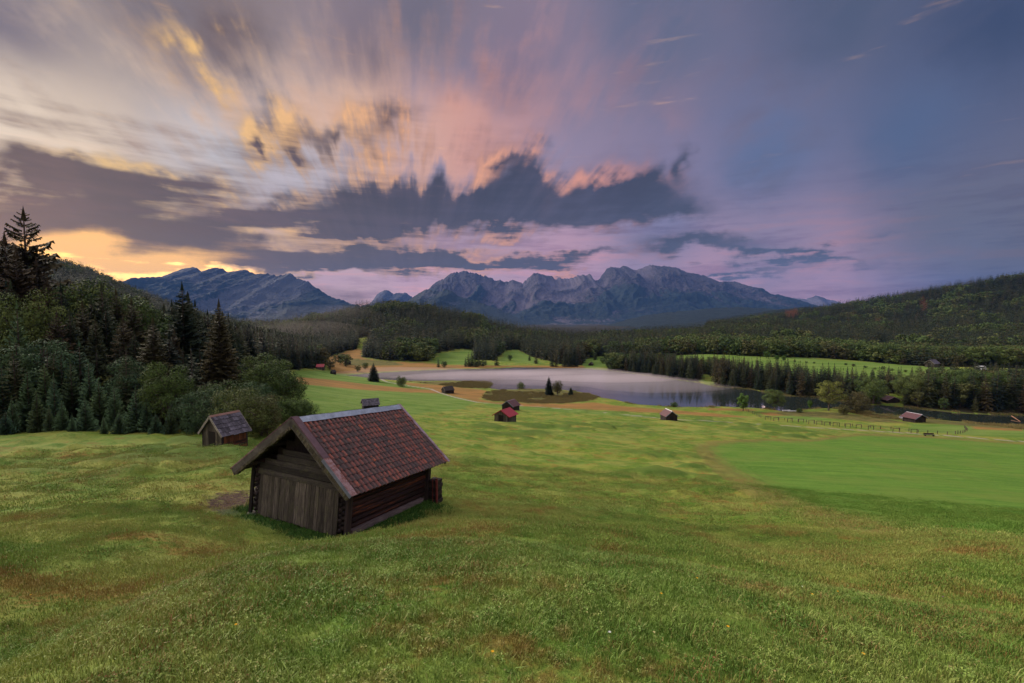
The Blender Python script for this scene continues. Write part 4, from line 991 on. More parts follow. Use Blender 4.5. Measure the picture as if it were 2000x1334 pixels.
W_INNER = wood_material('inside_timber', (.028, .020, .016), (.014, .010, .009), stretch=(8, 8, 8))
W_ORNG = wood_material('weathered_orange_boards', (.26, .085, .03), (.10, .04, .025), (.035, .02, .018), stretch=(1, 1, 14), amount=.9)
W_SHNG = wood_material('grey_shingles', (.105, .092, .120), (.048, .042, .058), (.16, .14, .18), stretch=(1, 6, 6), amount=.5)

def tile_material():
    m_, g, b = principled('clay_tiles'); r = g.attr('rnd', 'Fac'); tc = g.n('ShaderNodeTexCoord').outputs['Object']
    c = g.ramp(r, [(0, (.040, .022, .024)), (.25, (.085, .036, .038)), (.45, (.15, .044, .038)), (.68, (.225, .056, .042)), (.86, (.28, .070, .044)), (.93, (.08, .045, .045)), (.975, (.30, .065, .03)), (1, (.36, .08, .03))])
    n = g.noise(tc, 7, 5, .7); n2 = g.noise(tc, 30, 4, .7)
    c = g.mix(g.ss(n, .42, .66), c, (.055, .034, .034)); c = g.mix(g.mul(g.ss(n2, .62, .72), .6), c, (.19, .17, .09))
    c = g.mix(g.mul(g.ss(g.noise(tc, 2.6, 5, .75), .60, .70), .45), c, (.13, .12, .05))
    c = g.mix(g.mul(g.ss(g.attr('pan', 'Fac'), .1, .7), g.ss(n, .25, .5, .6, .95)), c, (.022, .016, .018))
    g.put(b.inputs['Base Color'], c); b.inputs['Roughness'].default_value = .55; b.inputs['Specular IOR Level'].default_value = .4
    g.put(b.inputs['Normal'], g.bump(g.add(n2, n), .5, .008)); return m_
M_TILE = tile_material()
def metal(name, col, rough=.4, rust=None, spec=.5, met=.6):
    m_, g, b = principled(name); tc = g.n('ShaderNodeTexCoord').outputs['Object']; n = g.noise(tc, 3.5, 5, .7); n2 = g.noise(tc, 18, 3, .6)
    c = g.mix(g.ss(n, .35, .65), col, tuple(k * .72 for k in col))
    if rust: c = g.mix(g.ss(g.add(n, g.mul(g.sub(n2, .5), .5)), .45, .6), c, rust)
    g.put(b.inputs['Base Color'], c); b.inputs['Metallic'].default_value = met; b.inputs['Specular IOR Level'].default_value = spec
    g.put(b.inputs['Roughness'], g.ss(n2, .3, .7, rough, rough + .18)); g.put(b.inputs['Normal'], g.bump(n, .25, .02)); return m_
M_RIDGE = metal('galvanised_ridge', (.42, .47, .58), .38); M_RAKE = metal('painted_sheet', (.13, .07, .085), .45, met=.3)
M_RAKE2 = metal('rusted_sheet', (.32, .20, .21), .5, (.20, .075, .06), met=.3); M_RAKE3 = metal('pale_sheet', (.40, .30, .36), .42, (.24, .14, .15), met=.4)
M_RED = metal('red_sheet', (.33, .024, .042), .5, met=.1); M_BLUE = metal('edge_strip', (.24, .27, .36), .4)
def stone_mat():
    m_, g, b = principled('stone'); tc = g.n('ShaderNodeTexCoord').outputs['Object']; n = g.noise(tc, 7, 5, .7)
    g.put(b.inputs['Base Color'], g.mix(g.ss(n, .4, .6), (.22, .19, .18), (.10, .09, .08))); g.put(b.inputs['Normal'], g.bump(n, .7, .03)); return m_
M_STONE = stone_mat()
def plain(name, col, rough=.8, met=0):
    m_, g, b = principled(name); tc = g.n('ShaderNodeTexCoord').outputs['Object']; n = g.noise(tc, 5, 4, .6)
    g.put(b.inputs['Base Color'], g.mix(g.ss(n, .35, .65), col, tuple(k * .7 for k in col))); b.inputs['Roughness'].default_value = rough; b.inputs['Metallic'].default_value = met; return m_

rb = random.Random(12)
def lump(mb, c, r, rnd, sq=.6, n=7):
    vs = []; fs = []; K = [(.0, 1), (.5, .85), (.85, .45)]
    vs.append((c[0], c[1], c[2] + r * sq))
    for hh, rr in ((.75, .6), (.1, 1.0), (-.6, .8)):
        for k in range(n):
            a = 6.2832 * k / n + rnd.uniform(-.2, .2); q = r * rr * rnd.uniform(.8, 1.15); vs.append((c[0] + math.cos(a) * q, c[1] + math.sin(a) * q, c[2] + r * sq * hh))
    for k in range(n): fs.append((0, 1 + k, 1 + (k + 1) % n))
    for L in range(2):
        for k in range(n): a = 1 + L * n + k; b_ = 1 + L * n + (k + 1) % n; fs.append((a, a + n, b_ + n, b_))
    fs.append(tuple(1 + 2 * n + k for k in range(n))[::-1]); mb.poly(vs, fs)

def build_barn():
    W, L, he, hr, ev, gf, gb = BW, BL, 2.438, 4.484, .687, .725, .817
    # local axes: x to the right along the gable (0 left, W near corner), y along the ridge, z up
    M = Matrix(((-bg_[0], bs[0], bup[0], 0), (-bg_[1], bs[1], bup[1], 0), (-bg_[2], bs[2], bup[2], 0), (0, 0, 0, 1)))
    o0 = BO + bg_ * W
    M.translation = Vector(o0)
    root = bpy.data.objects.new('hay_barn', None); COL.objects.link(root); root.matrix_world = M
    tag(root, 'large weathered log barn with a red tiled roof and metal ridge in the left foreground', 'barn')
    sl = (hr - he) / (W / 2); an = math.atan(sl); ca, sa = math.cos(an), math.sin(an); ry0, ry1 = -gf, L + gb
    rz = lambda x: hr - sl * abs(x - W / 2)
    # side walls of stacked logs
    for nm, x0, x1, s in (('log_wall', W - .20, W, 1), ('log_wall', 0, .20, -1)):
        mb = MB(); z = .20; k = 0
        while z < he - .22:
            hgt = rb.uniform(.17, .25); mb.r = rb.random(); xx = (W - .10) if s > 0 else .10
            mb.tube([(xx + rb.uniform(-.015, .02) * s, .02, z + hgt / 2), (xx + rb.uniform(-.02, .02), L * .5, z + hgt / 2 + rb.uniform(-.01, .01)), (xx, L - .02, z + hgt / 2)], [hgt * .54] * 3, 8, True, .05, rb)
            z += hgt; k += 1
        mb.build(nm, W_DARK_H, root, True)
    # sill beam, sticking out a little under the right wall
    mb = MB(); mb.r = .6; mb.box(W - .14, W + .09, .25, L - .35, -.04, .18, .012, rb); mb.build('sill_beam', W_SILL, root)
    mb = MB(); mb.r = .3; mb.box(-.09, .14, .25, L - .35, -.04, .18, .012, rb); mb.build('sill_beam', W_SILL, root)
    # protruding log ends at each front corner
    for x0 in (.16, W - .30):
        mb = MB(); z = .08
        while z < he - .46:
            hgt = rb.uniform(.17, .23); mb.r = rb.random(); e = rb.uniform(.10, .22)
            mb.tube([(x0, .2, z + hgt / 2), (x0, -e, z + hgt / 2)], [hgt * .46, hgt * .42], 8, True, .08, rb)
            mb.tube([(x0 - .2, -.02, z + hgt), (x0 + .24, -.02, z + hgt)], [hgt * .42] * 2, 7, True, .08, rb); z += hgt * 1.02
        mb.build('log_ends', W_DARK_V, root, True)
    # corner posts
    for x0, x1, y0, y1 in ((-.06, .10, -.26, -.17), (W + .01, W + .13, -.16, .12), (W - .08, W + .14, L - .14, L + .12), (-.14, .06, L - .12, L + .1)):
        mb = MB(); mb.r = rb.random(); mb.box(x0, x1, y0, y1, -.05, he - .16, .012, rb); mb.build('corner_post', W_DARK_V, root)
    # gable: upright boards below
    mb = MB(); x = .42
    while x < W - .42:
        w = rb.uniform(.13, .24); mb.r = rb.random(); t = (x - .4) / (W - .9)
        mb.box(x, min(x + w - .012, W - .32), -.19 + rb.uniform(-.012, .012), -.155, .02 + rb.uniform(-.05, .04), 1.86 + rb.uniform(-.02, .02) + .06 * math.sin(t * 3), .006, rb); x += w
    mb.build('board_front', W_GREY_V, root)
    # horizontal planks above, ending under the open peak
    mb = MB(); z = 1.80; prev = 0
    for i in range(5):
        h_ = rb.uniform(.19, .26); mb.r = rb.random()
        hw = min(W / 2 - .36, (hr - .42 - (z + h_)) / sl); sh = .35 if i > 2 else 0
        if hw > .2: mb.box(W / 2 - hw + sh + rb.uniform(-.05, .05), W / 2 + hw - .05, -.215 + i * .02, -.15 + i * .02, z, z + h_ - .014, .012, rb)
        z += h_
    mb.build('gable_planks', W_GREY_H, root)
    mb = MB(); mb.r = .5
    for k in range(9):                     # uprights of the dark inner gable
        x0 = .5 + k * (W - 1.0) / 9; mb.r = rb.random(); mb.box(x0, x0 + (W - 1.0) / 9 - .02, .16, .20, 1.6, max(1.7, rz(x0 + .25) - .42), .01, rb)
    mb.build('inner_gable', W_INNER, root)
    mb = MB(); mb.r = .4                    # back wall
    mb.poly([(0, L, 0), (W, L, 0), (W, L, he - .1), (W / 2, L, hr - .2), (0, L, he - .1), (0, L - .15, 0), (W, L - .15, 0), (W, L - .15, he - .1), (W / 2, L - .15, hr - .2), (0, L - .15, he - .1)],
            [(0, 1, 2, 3, 4), (9, 8, 7, 6, 5), (0, 5, 6, 1), (1, 6, 7, 2), (2, 7, 8, 3), (3, 8, 9, 4), (4, 9, 5, 0)])
    mb.build('back_wall', W_GREY_V, root)
    mb = MB(); mb.r = .3; mb.box(.2, W - .2, .05, L - .2, .12, .2); mb.build('floor', W_INNER, root)
    # purlins poking out under the roof
    for x, dz in ((.05, -.26), (W - .05, -.26), (W / 2, -.24), (W / 4, -.25), (3 * W / 4, -.25)):
        mb = MB(); mb.r = rb.random(); mb.tube([(x, -gf + .10, rz(x) + dz), (x, L * .5, rz(x) + dz), (x, L + gb - .15, rz(x) + dz)], .095, 10, True, .03, rb); mb.build('purlin', W_DARK_V, root, True)
    mb = MB(); mb.r = .5; mb.tube([(-.35, .05, he - .38), (.7, .05, he - .36)], .085, 9, True, .04, rb); mb.build('tie_log', W_DARK_V, root, True)
    # roof: boarding, tiles, ridge cap, edge sheets
    def slope_pt(side, d, y, up_):          # side +1 right, d distance down the slope from the ridge
        return (W / 2 + side * (d * ca + up_ * sa), y, hr - d * sa + up_ * ca)
    SL = (W / 2 + ev) / ca
    for side in (1, -1):
        mb = MB(); mb.r = .5
        a = [slope_pt(side, d, y, u) for u in (-.13, -.07) for (d, y) in ((.02, ry0 + .04), (SL - .05, ry0 + .04), (SL - .05, ry1 - .04), (.02, ry1 - .04))]
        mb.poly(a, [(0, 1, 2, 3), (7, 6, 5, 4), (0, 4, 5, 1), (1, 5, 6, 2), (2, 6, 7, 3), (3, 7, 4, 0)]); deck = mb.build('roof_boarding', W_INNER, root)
        tb = MB(); y_a, y_b = ry0 + .31, ry1 - .10; nc = 27; cw = (y_b - y_a) / nc; nrw = 13; ex = (SL - .22) / nrw
        prof = [(0, .016), (.10, -.008), (.30, -.016), (.46, -.004), (.56, .040), (.68, .072), (.80, .072), (.92, .036), (1.02, .012)]
        for r_ in range(nrw):
            for c_ in range(nc):
                tb.r = min(1, max(0, rb.betavariate(1.6, 1.9) + (.06 if rb.random() < .05 else 0) + (.35 if rb.random() < .02 else 0)))
                d0 = .20 + r_ * ex + rb.uniform(-.006, .006); d1 = d0 + ex * 1.16; y0 = y_a + c_ * cw + rb.uniform(-.004, .004); tw = rb.uniform(-.004, .004)
                v = []
                for (d, lift) in ((d0, -.035), (d1, .004), (d1, -.026)):
                    for (t, hh) in prof: v.append(slope_pt(side, d, y0 + t * cw, hh + lift + tw))
                n = len(prof); fs = []
                for i in range(n - 1):
                    fs.append((i, i + 1, n + i + 1, n + i)); fs.append((n + i, n + i + 1, 2 * n + i + 1, 2 * n + i))
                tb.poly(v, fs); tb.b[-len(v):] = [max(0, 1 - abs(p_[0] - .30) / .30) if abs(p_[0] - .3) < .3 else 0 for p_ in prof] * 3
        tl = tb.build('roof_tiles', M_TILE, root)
        rc = MB()
        ny = 26                            # ridge sheet, slightly rumpled
        for i in range(ny):
            yA = ry0 + .34 + (ry1 - ry0 - .46) * i / ny; yB = ry0 + .34 + (ry1 - ry0 - .46) * (i + 1) / ny
            wv = lambda y: .008 * math.sin(y * 3.1) + .005 * math.sin(y * 7.7)
            rc.poly([slope_pt(side, -.01, yA, .085 + wv(yA)), slope_pt(side, -.01, yB, .085 + wv(yB)), slope_pt(side, .30 + wv(yB), yB, .068), slope_pt(side, .30 + wv(yA), yA, .068)], [(0, 1, 2, 3)])
        rc.build('ridge_cap', M_RIDGE, root)
        def strip(name, mat, d0, d1, y0, y1, u0, u1):
            q = MB(); a_ = [slope_pt(side, d, y, u) for u in (u0, u1) for (d, y) in ((d0, y0), (d1, y0), (d1, y1), (d0, y1))]
            q.poly(a_, [(0, 3, 2, 1), (4, 5, 6, 7), (0, 1, 5, 4), (1, 2, 6, 5), (2, 3, 7, 6), (3, 0, 4, 7)]); return q.build(name, mat, root)
        strip('edge_sheet', M_RAKE, -.03, SL * .55, ry0 - .03, ry0 + .30, .05, .098)
        strip('edge_sheet', M_RAKE2, SL * .55 + .003, SL + .06, ry0 - .03, ry0 + .30, .045, .092)['label'] = 'rusty lower length of the edge sheet'
        if side == 1: strip('edge_lip', M_BLUE, SL * .55, SL + .06, ry0 - .045, ry0 - .033, -.05, .09)
        strip('edge_sheet', M_RAKE3, -.03, SL + .09, ry1 - .14, ry1 + .02, .06, .10)['label'] = 'pale pinkish edge sheet on the far gable'
        strip('barge_board', W_EDGE, .02, SL - .02, ry0 - .02, ry0 + .025, -.27, .045)
        strip('barge_board', W_DARK_V, .02, SL - .02, ry1 - .03, ry1 + .012, -.24, .05)
        sh = MB(); d = .25                  # mossy ends of old shingles under the edge
        while d < SL - .1:
            w = rb.uniform(.06, .13); sh.r = rb.random(); dd = rb.uniform(.04, .10)
            a_ = [slope_pt(side, q_, y, u) for u in ((-.10 - dd * 1.6, -.045) if side == 1 else (-.24 - dd, -.20)) for (q_, y) in ((d, ry0 - .035), (d + w, ry0 - .035), (d + w, ry0 + .12), (d, ry0 + .12))]
            sh.poly(a_, [(0, 3, 2, 1), (4, 5, 6, 7), (0, 1, 5, 4), (1, 2, 6, 5), (2, 3, 7, 6), (3, 0, 4, 7)]); d += w
        sh.build('shingle_edge', wood_material('mossy_shingles', (.10, .085, .05), (.05, .042, .03), lichen=.9) if side == 1 else bpy.data.materials['mossy_shingles'], root)
    for (x, y, s) in ((.0, -.12, .26), (W - .1, L - .7, .18), (W * .3, -.05, .16)):
        mb = MB(); lump(mb, (x, y, -.10), s, rb, .7); mb.build('foundation_stone', M_STONE, root)
    # stacked red-brown timbers behind the far right corner
    Wm = lambda p: M @ Vector(p)
    p = Wm((W + .42, L + .25, 0)); st = empty('timber_stack', (p.x, p.y, hz(p.x, p.y)), -BYAW)
    tag(st, 'short upright stack of reddish timbers tied behind the far right corner of the tiled barn', 'timber stack')
    q = MB()
    for i in range(6): q.r = rb.random(); q.box(-.25 + rb.uniform(-.02, .02), .28 + rb.uniform(-.03, .03), -.22, .25, .02 + i * .2, .20 + i * .2, .012, rb)
    q.build('timber', W_DARK_V, st)
    q = MB(); q.r = .8; q.box(-.02, .02, -.235, -.222, 0, 1.30); q.box(.20, .30, -.27, -.225, .0, 1.34, .004, rb); q.build('binding_post', plain('red_post', (.20, .045, .04)), st)
    q = MB(); q.r = .5; lump(q, (-.05, 0, 1.24), .09, rb); q.build('stone', M_STONE, st)
build_barn()

def hut(px, Y, W, L, he, hr, yaw, roof, wallm, label, name='hut', ev=.45, gf=.4, door=True, skirt=False, roof2=None, group=None, ragged=0, lowm=None, cat='hut', capm=None):
    """small gabled hut; origin at the middle of its front gable, yaw 0 looks at the camera"""
    sx, _ = ray(px, 740); x = float(sx) * Y; zc = hz(x, Y)
    r = empty(name, (x, Y, zc), -yaw); tag(r, label, cat, group); rnd = random.Random(int(px * 7))
    sl = (hr - he) / (W / 2); an = math.atan(sl); ca, sa = math.cos(an), math.sin(an); z0 = -.8
    def wall(nm, pts, th_, mat):
        q = MB(); q.r = rnd.random(); q.poly(pts[0] + pts[1], [tuple(range(len(pts[0]))), tuple(range(len(pts[0]), 2 * len(pts[0])))[::-1]] + [(i, len(pts[0]) + i, len(pts[0]) + (i + 1) % len(pts[0]), (i + 1) % len(pts[0])) for i in range(len(pts[0]))]); return q.build(nm, mat, r)
    dr = rnd
    def boards(nm, xa, xb, y_, zf, mat, horiz=False):
        q = MB(); x_ = xa
        while x_ < xb - .02:
            w = min(rnd.uniform(.14, .26), xb - x_); q.r = rnd.random(); q.box(x_, x_ + w - .015, y_ - .05, y_ + .02 + rnd.uniform(-.01, .01), z0, min(zf(x_), zf(x_ + w)), .004, rnd); x_ += w
        return q.build(nm, mat, r)
    gz = lambda x_: hr - .1 - sl * abs(x_)
    boards('gable_wall', -W / 2, W / 2, 0, gz, wallm); boards('gable_wall', -W / 2, W / 2, L, gz, wallm)
    for s in (-1, 1):
        q = MB(); y_ = .06
        while y_ < L - .06:
            w = min(rnd.uniform(.14, .26), L - .06 - y_); q.r = rnd.random(); q.box(s * W / 2 - .04, s * W / 2 + .03 + rnd.uniform(-.01, .01), y_, y_ + w - .015, z0, he - .08, .004, rnd); y_ += w
        q.build('side_wall', lowm if (lowm and s > 0) else wallm, r)
        for yy in (0, L):
            q = MB(); q.r = rnd.random(); q.box(s * W / 2 - .08, s * W / 2 + .08, yy - .09, yy + .09, z0, he - .04, .01, rnd); q.build('corner_post', W_DARK_V, r)
    if skirt:
        q = MB()
        for k in range(3):
            for s in (-1, 1): q.r = rnd.random() * .4; q.box(s * (W / 2 + .07) - .06, s * (W / 2 + .07) + .06, .05, L - .05, z0 + .1 if k == 0 else .05 + k * .22 - .2, .03 + (k + 1) * .22 - .2, .012, rnd)
        q.build('base_logs', W_DARK_H, r)
    if door:
        q = MB(); q.r = .2; q.box(-W * .19, W * .16, -.085, -.055, z0, he * .88 + .1); d = q.build('door', W_INNER if door != 2 else W_DARK_V, r)
        if door == 2: d['label'] = 'dark reddish plank door'
    SL = (W / 2 + ev) / ca
    for s in (-1, 1):
        q = MB(); n = max(3, int(SL / .45)) if ragged else 1; nc = max(4, int((L + 2 * gf) / .28)) if ragged else 1
        if ragged:
            for i in range(n):
                for c in range(nc):
                    q.r = rnd.random(); d0 = SL * i / n; d1 = SL * (i + 1) / n + .09 + rnd.uniform(-.03, .05) * ragged; ya = -gf + (L + 2 * gf) * c / nc; yb = -gf + (L + 2 * gf) * (c + 1) / nc - .01
                    if i == n - 1 and rnd.random() < .06: continue
                    pts = [(s * (d * ca + u * sa), y_, hr - d * sa + u * ca) for (d, u) in ((d0, .0), (d1, .05 + rnd.uniform(0, .02)), (d1, .015), (d0, -.03)) for y_ in (ya, yb)]
                    q.poly(pts, [(0, 1, 3, 2), (2, 3, 5, 4), (0, 2, 4, 6), (1, 7, 5, 3), (6, 4, 5, 7)])
            # boards under the shingles
            pts = [(s * (d * ca + u * sa), y_, hr - d * sa + u * ca) for u in (-.09, -.035) for (d, y_) in ((0, -gf + .05), (SL - .08, -gf + .05), (SL - .08, L + gf - .05), (0, L + gf - .05))]
            q.r = .2; q.poly(pts, [(0, 1, 2, 3), (7, 6, 5, 4), (0, 4, 5, 1), (1, 5, 6, 2), (2, 6, 7, 3), (3, 7, 4, 0)])
        else:
            pts = [(s * (d * ca + u * sa), y_, hr - d * sa + u * ca) for u in (-.07, .03) for (d, y_) in ((0, -gf), (SL, -gf), (SL, L + gf), (0, L + gf))]
            q.r = .6; q.poly(pts, [(0, 1, 2, 3), (7, 6, 5, 4), (0, 4, 5, 1), (1, 5, 6, 2), (2, 6, 7, 3), (3, 7, 4, 0)])
        q.build('roof_slope', roof, r)
        for yy in (-gf - .03, L + gf):
            q = MB(); q.r = rnd.random(); pts = [(s * (d * ca + u * sa), y_, hr - d * sa + u * ca) for u in (-.17, .055) for (d, y_) in ((0, yy), (SL + .03, yy), (SL + .03, yy + .035), (0, yy + .035))]
            q.poly(pts, [(0, 1, 2, 3), (7, 6, 5, 4), (0, 4, 5, 1), (1, 5, 6, 2), (2, 6, 7, 3), (3, 7, 4, 0)]); q.build('barge_board', roof2 or W_EDGE, r)
    q = MB(); q.r = .5
    for s in (-1, 1): q.poly([(0, -gf, hr + .075), (0, L + gf, hr + .075), (s * .17, L + gf, hr + .06 - .17 * sl), (s * .17, -gf, hr + .06 - .17 * sl)], [(0, 1, 2, 3)])
    q.build('ridge_cap', capm or roof, r)
    return r
R_BRN = metal('brown_red_sheet', (.13, .045, .05), .5, (.07, .035, .04), met=.15)
hut(412, 46.0, 2.95, 2.55, 1.7, 3.2, .42, W_SHNG, W_GREY_V, 'crooked old hut with a curling grey shingle roof and orange side boards at the wood edge', ev=.38, gf=.3, door=2, skirt=True, ragged=1.6, lowm=W_ORNG, capm=wood_material('rusty_ridge', (.30, .16, .13), (.18, .1, .09)))
hut(708, 137, 3.7, 4.2, 1.7, 3.0, 1.12, W_SHNG, W_DARK_V, 'small hut with a grey shingle roof alone in the green meadow behind the tiled roof', ev=.45, gf=.4, ragged=1.0, skirt=True)
hut(979, 131, 4.4, 4.6, 2.2, 3.5, .52, M_RED, W_GREY_V, 'hut with a bright crimson sheet roof in the middle of the meadow', ev=.75, gf=.35, roof2=plain('red_edge', (.28, .05, .04)), capm=M_RED)
hut(991, 172, 4.6, 4.6, 1.9, 3.5, .58, R_BRN, W_DARK_V, 'hut with a dark brown-red roof standing beside the path just behind the crimson roof', ev=.6, gf=.35, roof2=M_BLUE, capm=M_RAKE3)
hut(866, 246, 4.6, 5.0, 1.9, 3.5, 1.0, W_DARK_V, W_DARK_V, 'small brown hut in the orange moor grass above the bend of the path', ev=.5, gf=.35)
hut(1313, 158, 4.0, 4.2, 1.8, 3.4, -.12, R_BRN, W_DARK_V, 'small dark hut with a white ridge strip, seen gable on, below the lake shore', ev=.4, gf=.5, roof2=M_BLUE, capm=plain('white_ridge', (.75, .7, .72)))
hut(1801, 176, 5.2, 4.4, 1.9, 3.2, -.22, R_BRN, W_DARK_V, 'low brown-roofed cabin with a pale ridge inside the fenced paddock', ev=.8, gf=.7, roof2=M_BLUE, capm=plain('pale_ridge', (.6, .55, .6)), cat='cabin', name='cabin')
hut(1747, 224, 5.6, 5.0, 1.7, 3.1, .05, R_BRN, W_DARK_V, 'boathouse with a low purplish roof on the far shore between dark trees', ev=.8, gf=.5, roof2=M_RAKE3, cat='boathouse', name='boathouse')
hut(620, 345, 4.2, 5.0, 2.0, 3.6, 1.45, M_RED, W_GREY_V, 'long red-roofed hut at the tip of the wood left of the lake', ev=.5, gf=.4, capm=M_RED)
hut(648, 320, 2.6, 2.6, 1.6, 2.8, .5, W_DARK_V, W_DARK_V, 'tiny dark hut on the rise right of the long red-roofed one', ev=.3, gf=.3)
hut(674, 415, 3.6, 5.0, 1.7, 3.0, 1.2, W_SHNG, W_DARK_V, 'tiny grey hut in the far orange meadow beneath the valley mouth', ev=.4, gf=.3)
hut(1153, 400, 3.4, 3.6, 1.6, 3.0, .4, W_DARK_V, W_DARK_V, 'tiny dark hut on the small green clearing across the lake', ev=.4, gf=.3)
hut(1814, 330, 5.0, 8.0, 3.2, 5.4, 1.1, W_SHNG, W_GREY_V, 'brown house roof rising behind the shore wood at the end of the bright strip', ev=.8, gf=.6, cat='house', name='house')

# ------------------------------------------------------------------ fence, pylons, boats and other small things
M_POST = wood_material('fence_wood', (.10, .065, .05), (.05, .035, .03))
FENCE_PX = [(1456, 800), (1462, 804), (1470, 808), (1478, 812), (1486, 816), (1500, 818), (1520, 820), (1545, 822), (1575, 825), (1605, 828.5), (1635, 831), (1665, 833), (1700, 836.5), (1740, 839), (1775, 843), (1812, 846), (1850, 849), (1866, 848), (1880, 846), (1889, 842), (1884, 836), (1870, 832)]
FW = [hit(*p) for p in FENCE_PX]
def build_fence():
    root = empty('pasture_fence', tuple(FW[10])); tag(root, 'long post and wire fence curving round the paddock by the lake', 'fence')
    base = Vector(FW[10]); P_ = []
    for a, b in zip(FW[:-1], FW[1:]):
        n = max(1, int(np.hypot(*(b - a)[:2]) / 2.2))
        for i in range(n):
            p = a + (b - a) * i / n; P_.append(Vector((p[0], p[1], hz(p[0], p[1]))) - base)
    for p in P_[:95]:
        q = MB(); q.r = rb.random(); q.box(p.x - .07, p.x + .07, p.y - .07, p.y + .07, p.z - .3, p.z + rb.uniform(.95, 1.2), .015, rb); q.build('post', M_POST, root)
    q = MB()
    for h_ in (.55, 1.0): q.tube([p + Vector((0, 0, h_)) for p in P_], .018, 4, False)
    q.build('wire', plain('wire', (.12, .11, .1)), root)
build_fence()
HUR = [(1500, 819), (1516, 821), (1543, 822.5), (1564, 824), (1585, 826.5), (1600, 828), (1616, 830), (1633, 831.5), (1656, 834), (1677, 835.5), (1701, 838), (1750, 843), (1785, 845)]
for i, p in enumerate(HUR):
    w = hit(p[0], p[1] + 1.5); r = empty('hurdle', tuple(w), rb.uniform(-.15, .15))
    tag(r, 'low wooden frame of two posts and a crossbar along the paddock fence, ' if False else ['leftmost wooden post-and-crossbar frame on the fence, nearest the egg-shaped tree', 'wooden frame on the fence, second from its left corner', 'wooden frame on the fence below the layered green tree', 'wooden frame on the fence below the light boats', 'wooden frame on the fence below the thin sapling',
        'wooden frame on the fence between the sapling and the yellow-green tree', 'wooden frame on the fence below the trunk of the yellow-green tree', 'wooden frame on the fence between the yellow-green and the olive tree', 'wooden frame on the fence straight below the olive tree', 'wooden frame on the fence just right of the olive tree', 'wooden frame on the fence halfway from the olive tree to the cabin', 'brown wooden frame on the fence left of the cabin', 'pale wooden frame on the fence directly before the cabin'][i], 'frame', 'wooden frames along the paddock fence')
    for s in (-1, 1):
        q = MB(); q.r = rb.random(); q.box(s * 1.0 - .07, s * 1.0 + .07, -.07, .07, -.3, 1.3, .02, rb); q.build('post', M_POST, r)
    q = MB(); q.r = rb.random(); q.box(-1.1, 1.1, -.06, .06, 1.3, 1.43, .02, rb); q.build('crossbar', M_POST, r)

def pylon(px, Y, top, label):
    sx, st = ray(px, top); x = sx * Y; z = hz(x, Y); h = st * Y - z; r = empty('pylon', (x, Y, z)); tag(r, label, 'pylon', 'pylons')
    m_ = bpy.data.materials.get('pylon_steel') or plain('pylon_steel', (.42, .38, .40), .6, .3); q = MB(); w = h * .055
    for a in (-1, 1):
        for b in (-1, 1): q.bar((a * w, b * w, -1), (a * w * .15, b * w * .15, h), .5, .5)
    for k in range(9):
        z0, z1 = h * k / 9, h * (k + 1) / 9; w0, w1 = w * (1 - .85 * k / 9), w * (1 - .85 * (k + 1) / 9)
        for s in (-1, 1): q.bar((-w0, s * w0, z0), (w1, s * w1, z1), .25, .25); q.bar((w0, s * w0, z0), (-w1, s * w1, z1), .25, .25); q.bar((s * w0, -w0, z0), (s * w1, w1, z1), .25, .25)
    q.build('mast', m_, r); T = []
    for k, (zz, ll) in enumerate(((.66, .22), (.8, .18), (.92, .12))):
        q = MB(); q.bar((-ll * h, 0, h * zz), (ll * h, 0, h * zz), .35, .35); q.bar((-ll * h, 0, h * zz), (0, 0, h * (zz + .06)), .25, .25); q.bar((ll * h, 0, h * zz), (0, 0, h * (zz + .06)), .25, .25); q.build('crossarm', m_, r)
        T += [Vector((x - ll * h, Y, z + h * zz - .8)), Vector((x + ll * h, Y, z + h * zz - .8))]
    return T
TA = pylon(1963, 690, 637, 'tall lattice pylon among the trees on the right-hand hill')
TB = pylon(1719, 760, 664, 'pale lattice pylon beside the small green knoll')
TC = pylon(1345, 900, 640, 'distant small pylon above the belt of round trees')
for A_, B_, nm in ((TA, TB, 'power cables slung between the two right-hand pylons'), (TB, TC, 'thin power cables running left from the knoll pylon')):
    q = MB()
    for a, b in zip(A_[:4], B_[:4]): q.tube([a.lerp(b, t) - Vector((0, 0, 15 * 4 * t * (1 - t) * .55)) for t in np.linspace(0, 1, 13)], .12, 4, False)
    tag(q.build('power_line', plain('cable', (.45, .36, .38))), nm, 'power line')

def boat(px, py, l, rz, col, label):
    sx, sz = ray(px, py); Y_ = -(HC - .1) / sz if py < 812 else None
    w = hit(px, py) if Y_ is None else np.array([sx * Y_, Y_, -HC + .08])
    r = empty('rowing_boat', (w[0], w[1], max(w[2], -HC + .02)), rz); tag(r, label, 'boat', 'small light rowing boats on the near shore'); q = MB(); n = 10; V = []; Fs = []
    for i in range(n + 1):
        t = i / n; b = max(.04, math.sin(math.pi * min(1, (t * .86 + .14)) ) ** .6) * l * .19; x = (t - .5) * l; sh = .18 * (2 * t - 1) ** 2
        V += [(x, -b, .42 + sh), (x, -b * .7, .08), (x, 0, 0 + sh * .4), (x, b * .7, .08), (x, b, .42 + sh), (x, b - .06, .42 + sh), (x, b * .62, .14), (x, 0, .07 + sh * .4), (x, -b * .62, .14), (x, -b + .06, .42 + sh)]
    for i in range(n):
        for k in range(10): a = i * 10 + k; b = i * 10 + (k + 1) % 10; Fs.append((a, b, b + 10, a + 10))
    Fs += [tuple(range(10))[::-1], tuple(n * 10 + k for k in range(10))]
    q.poly(V, Fs); q.build('hull', plain('boat_paint_' + str(px), col, .5), r)
    for t in (-.2, .15):
        q = MB(); q.box(t * l - .12, t * l + .12, -l * .16, l * .16, .3, .34); q.build('bench', M_POST, r)
boat(1491, 795.5, 3.6, 1.2, (.72, .58, .62), 'pale pink upturned rowing boat on the bank left of the layered tree')
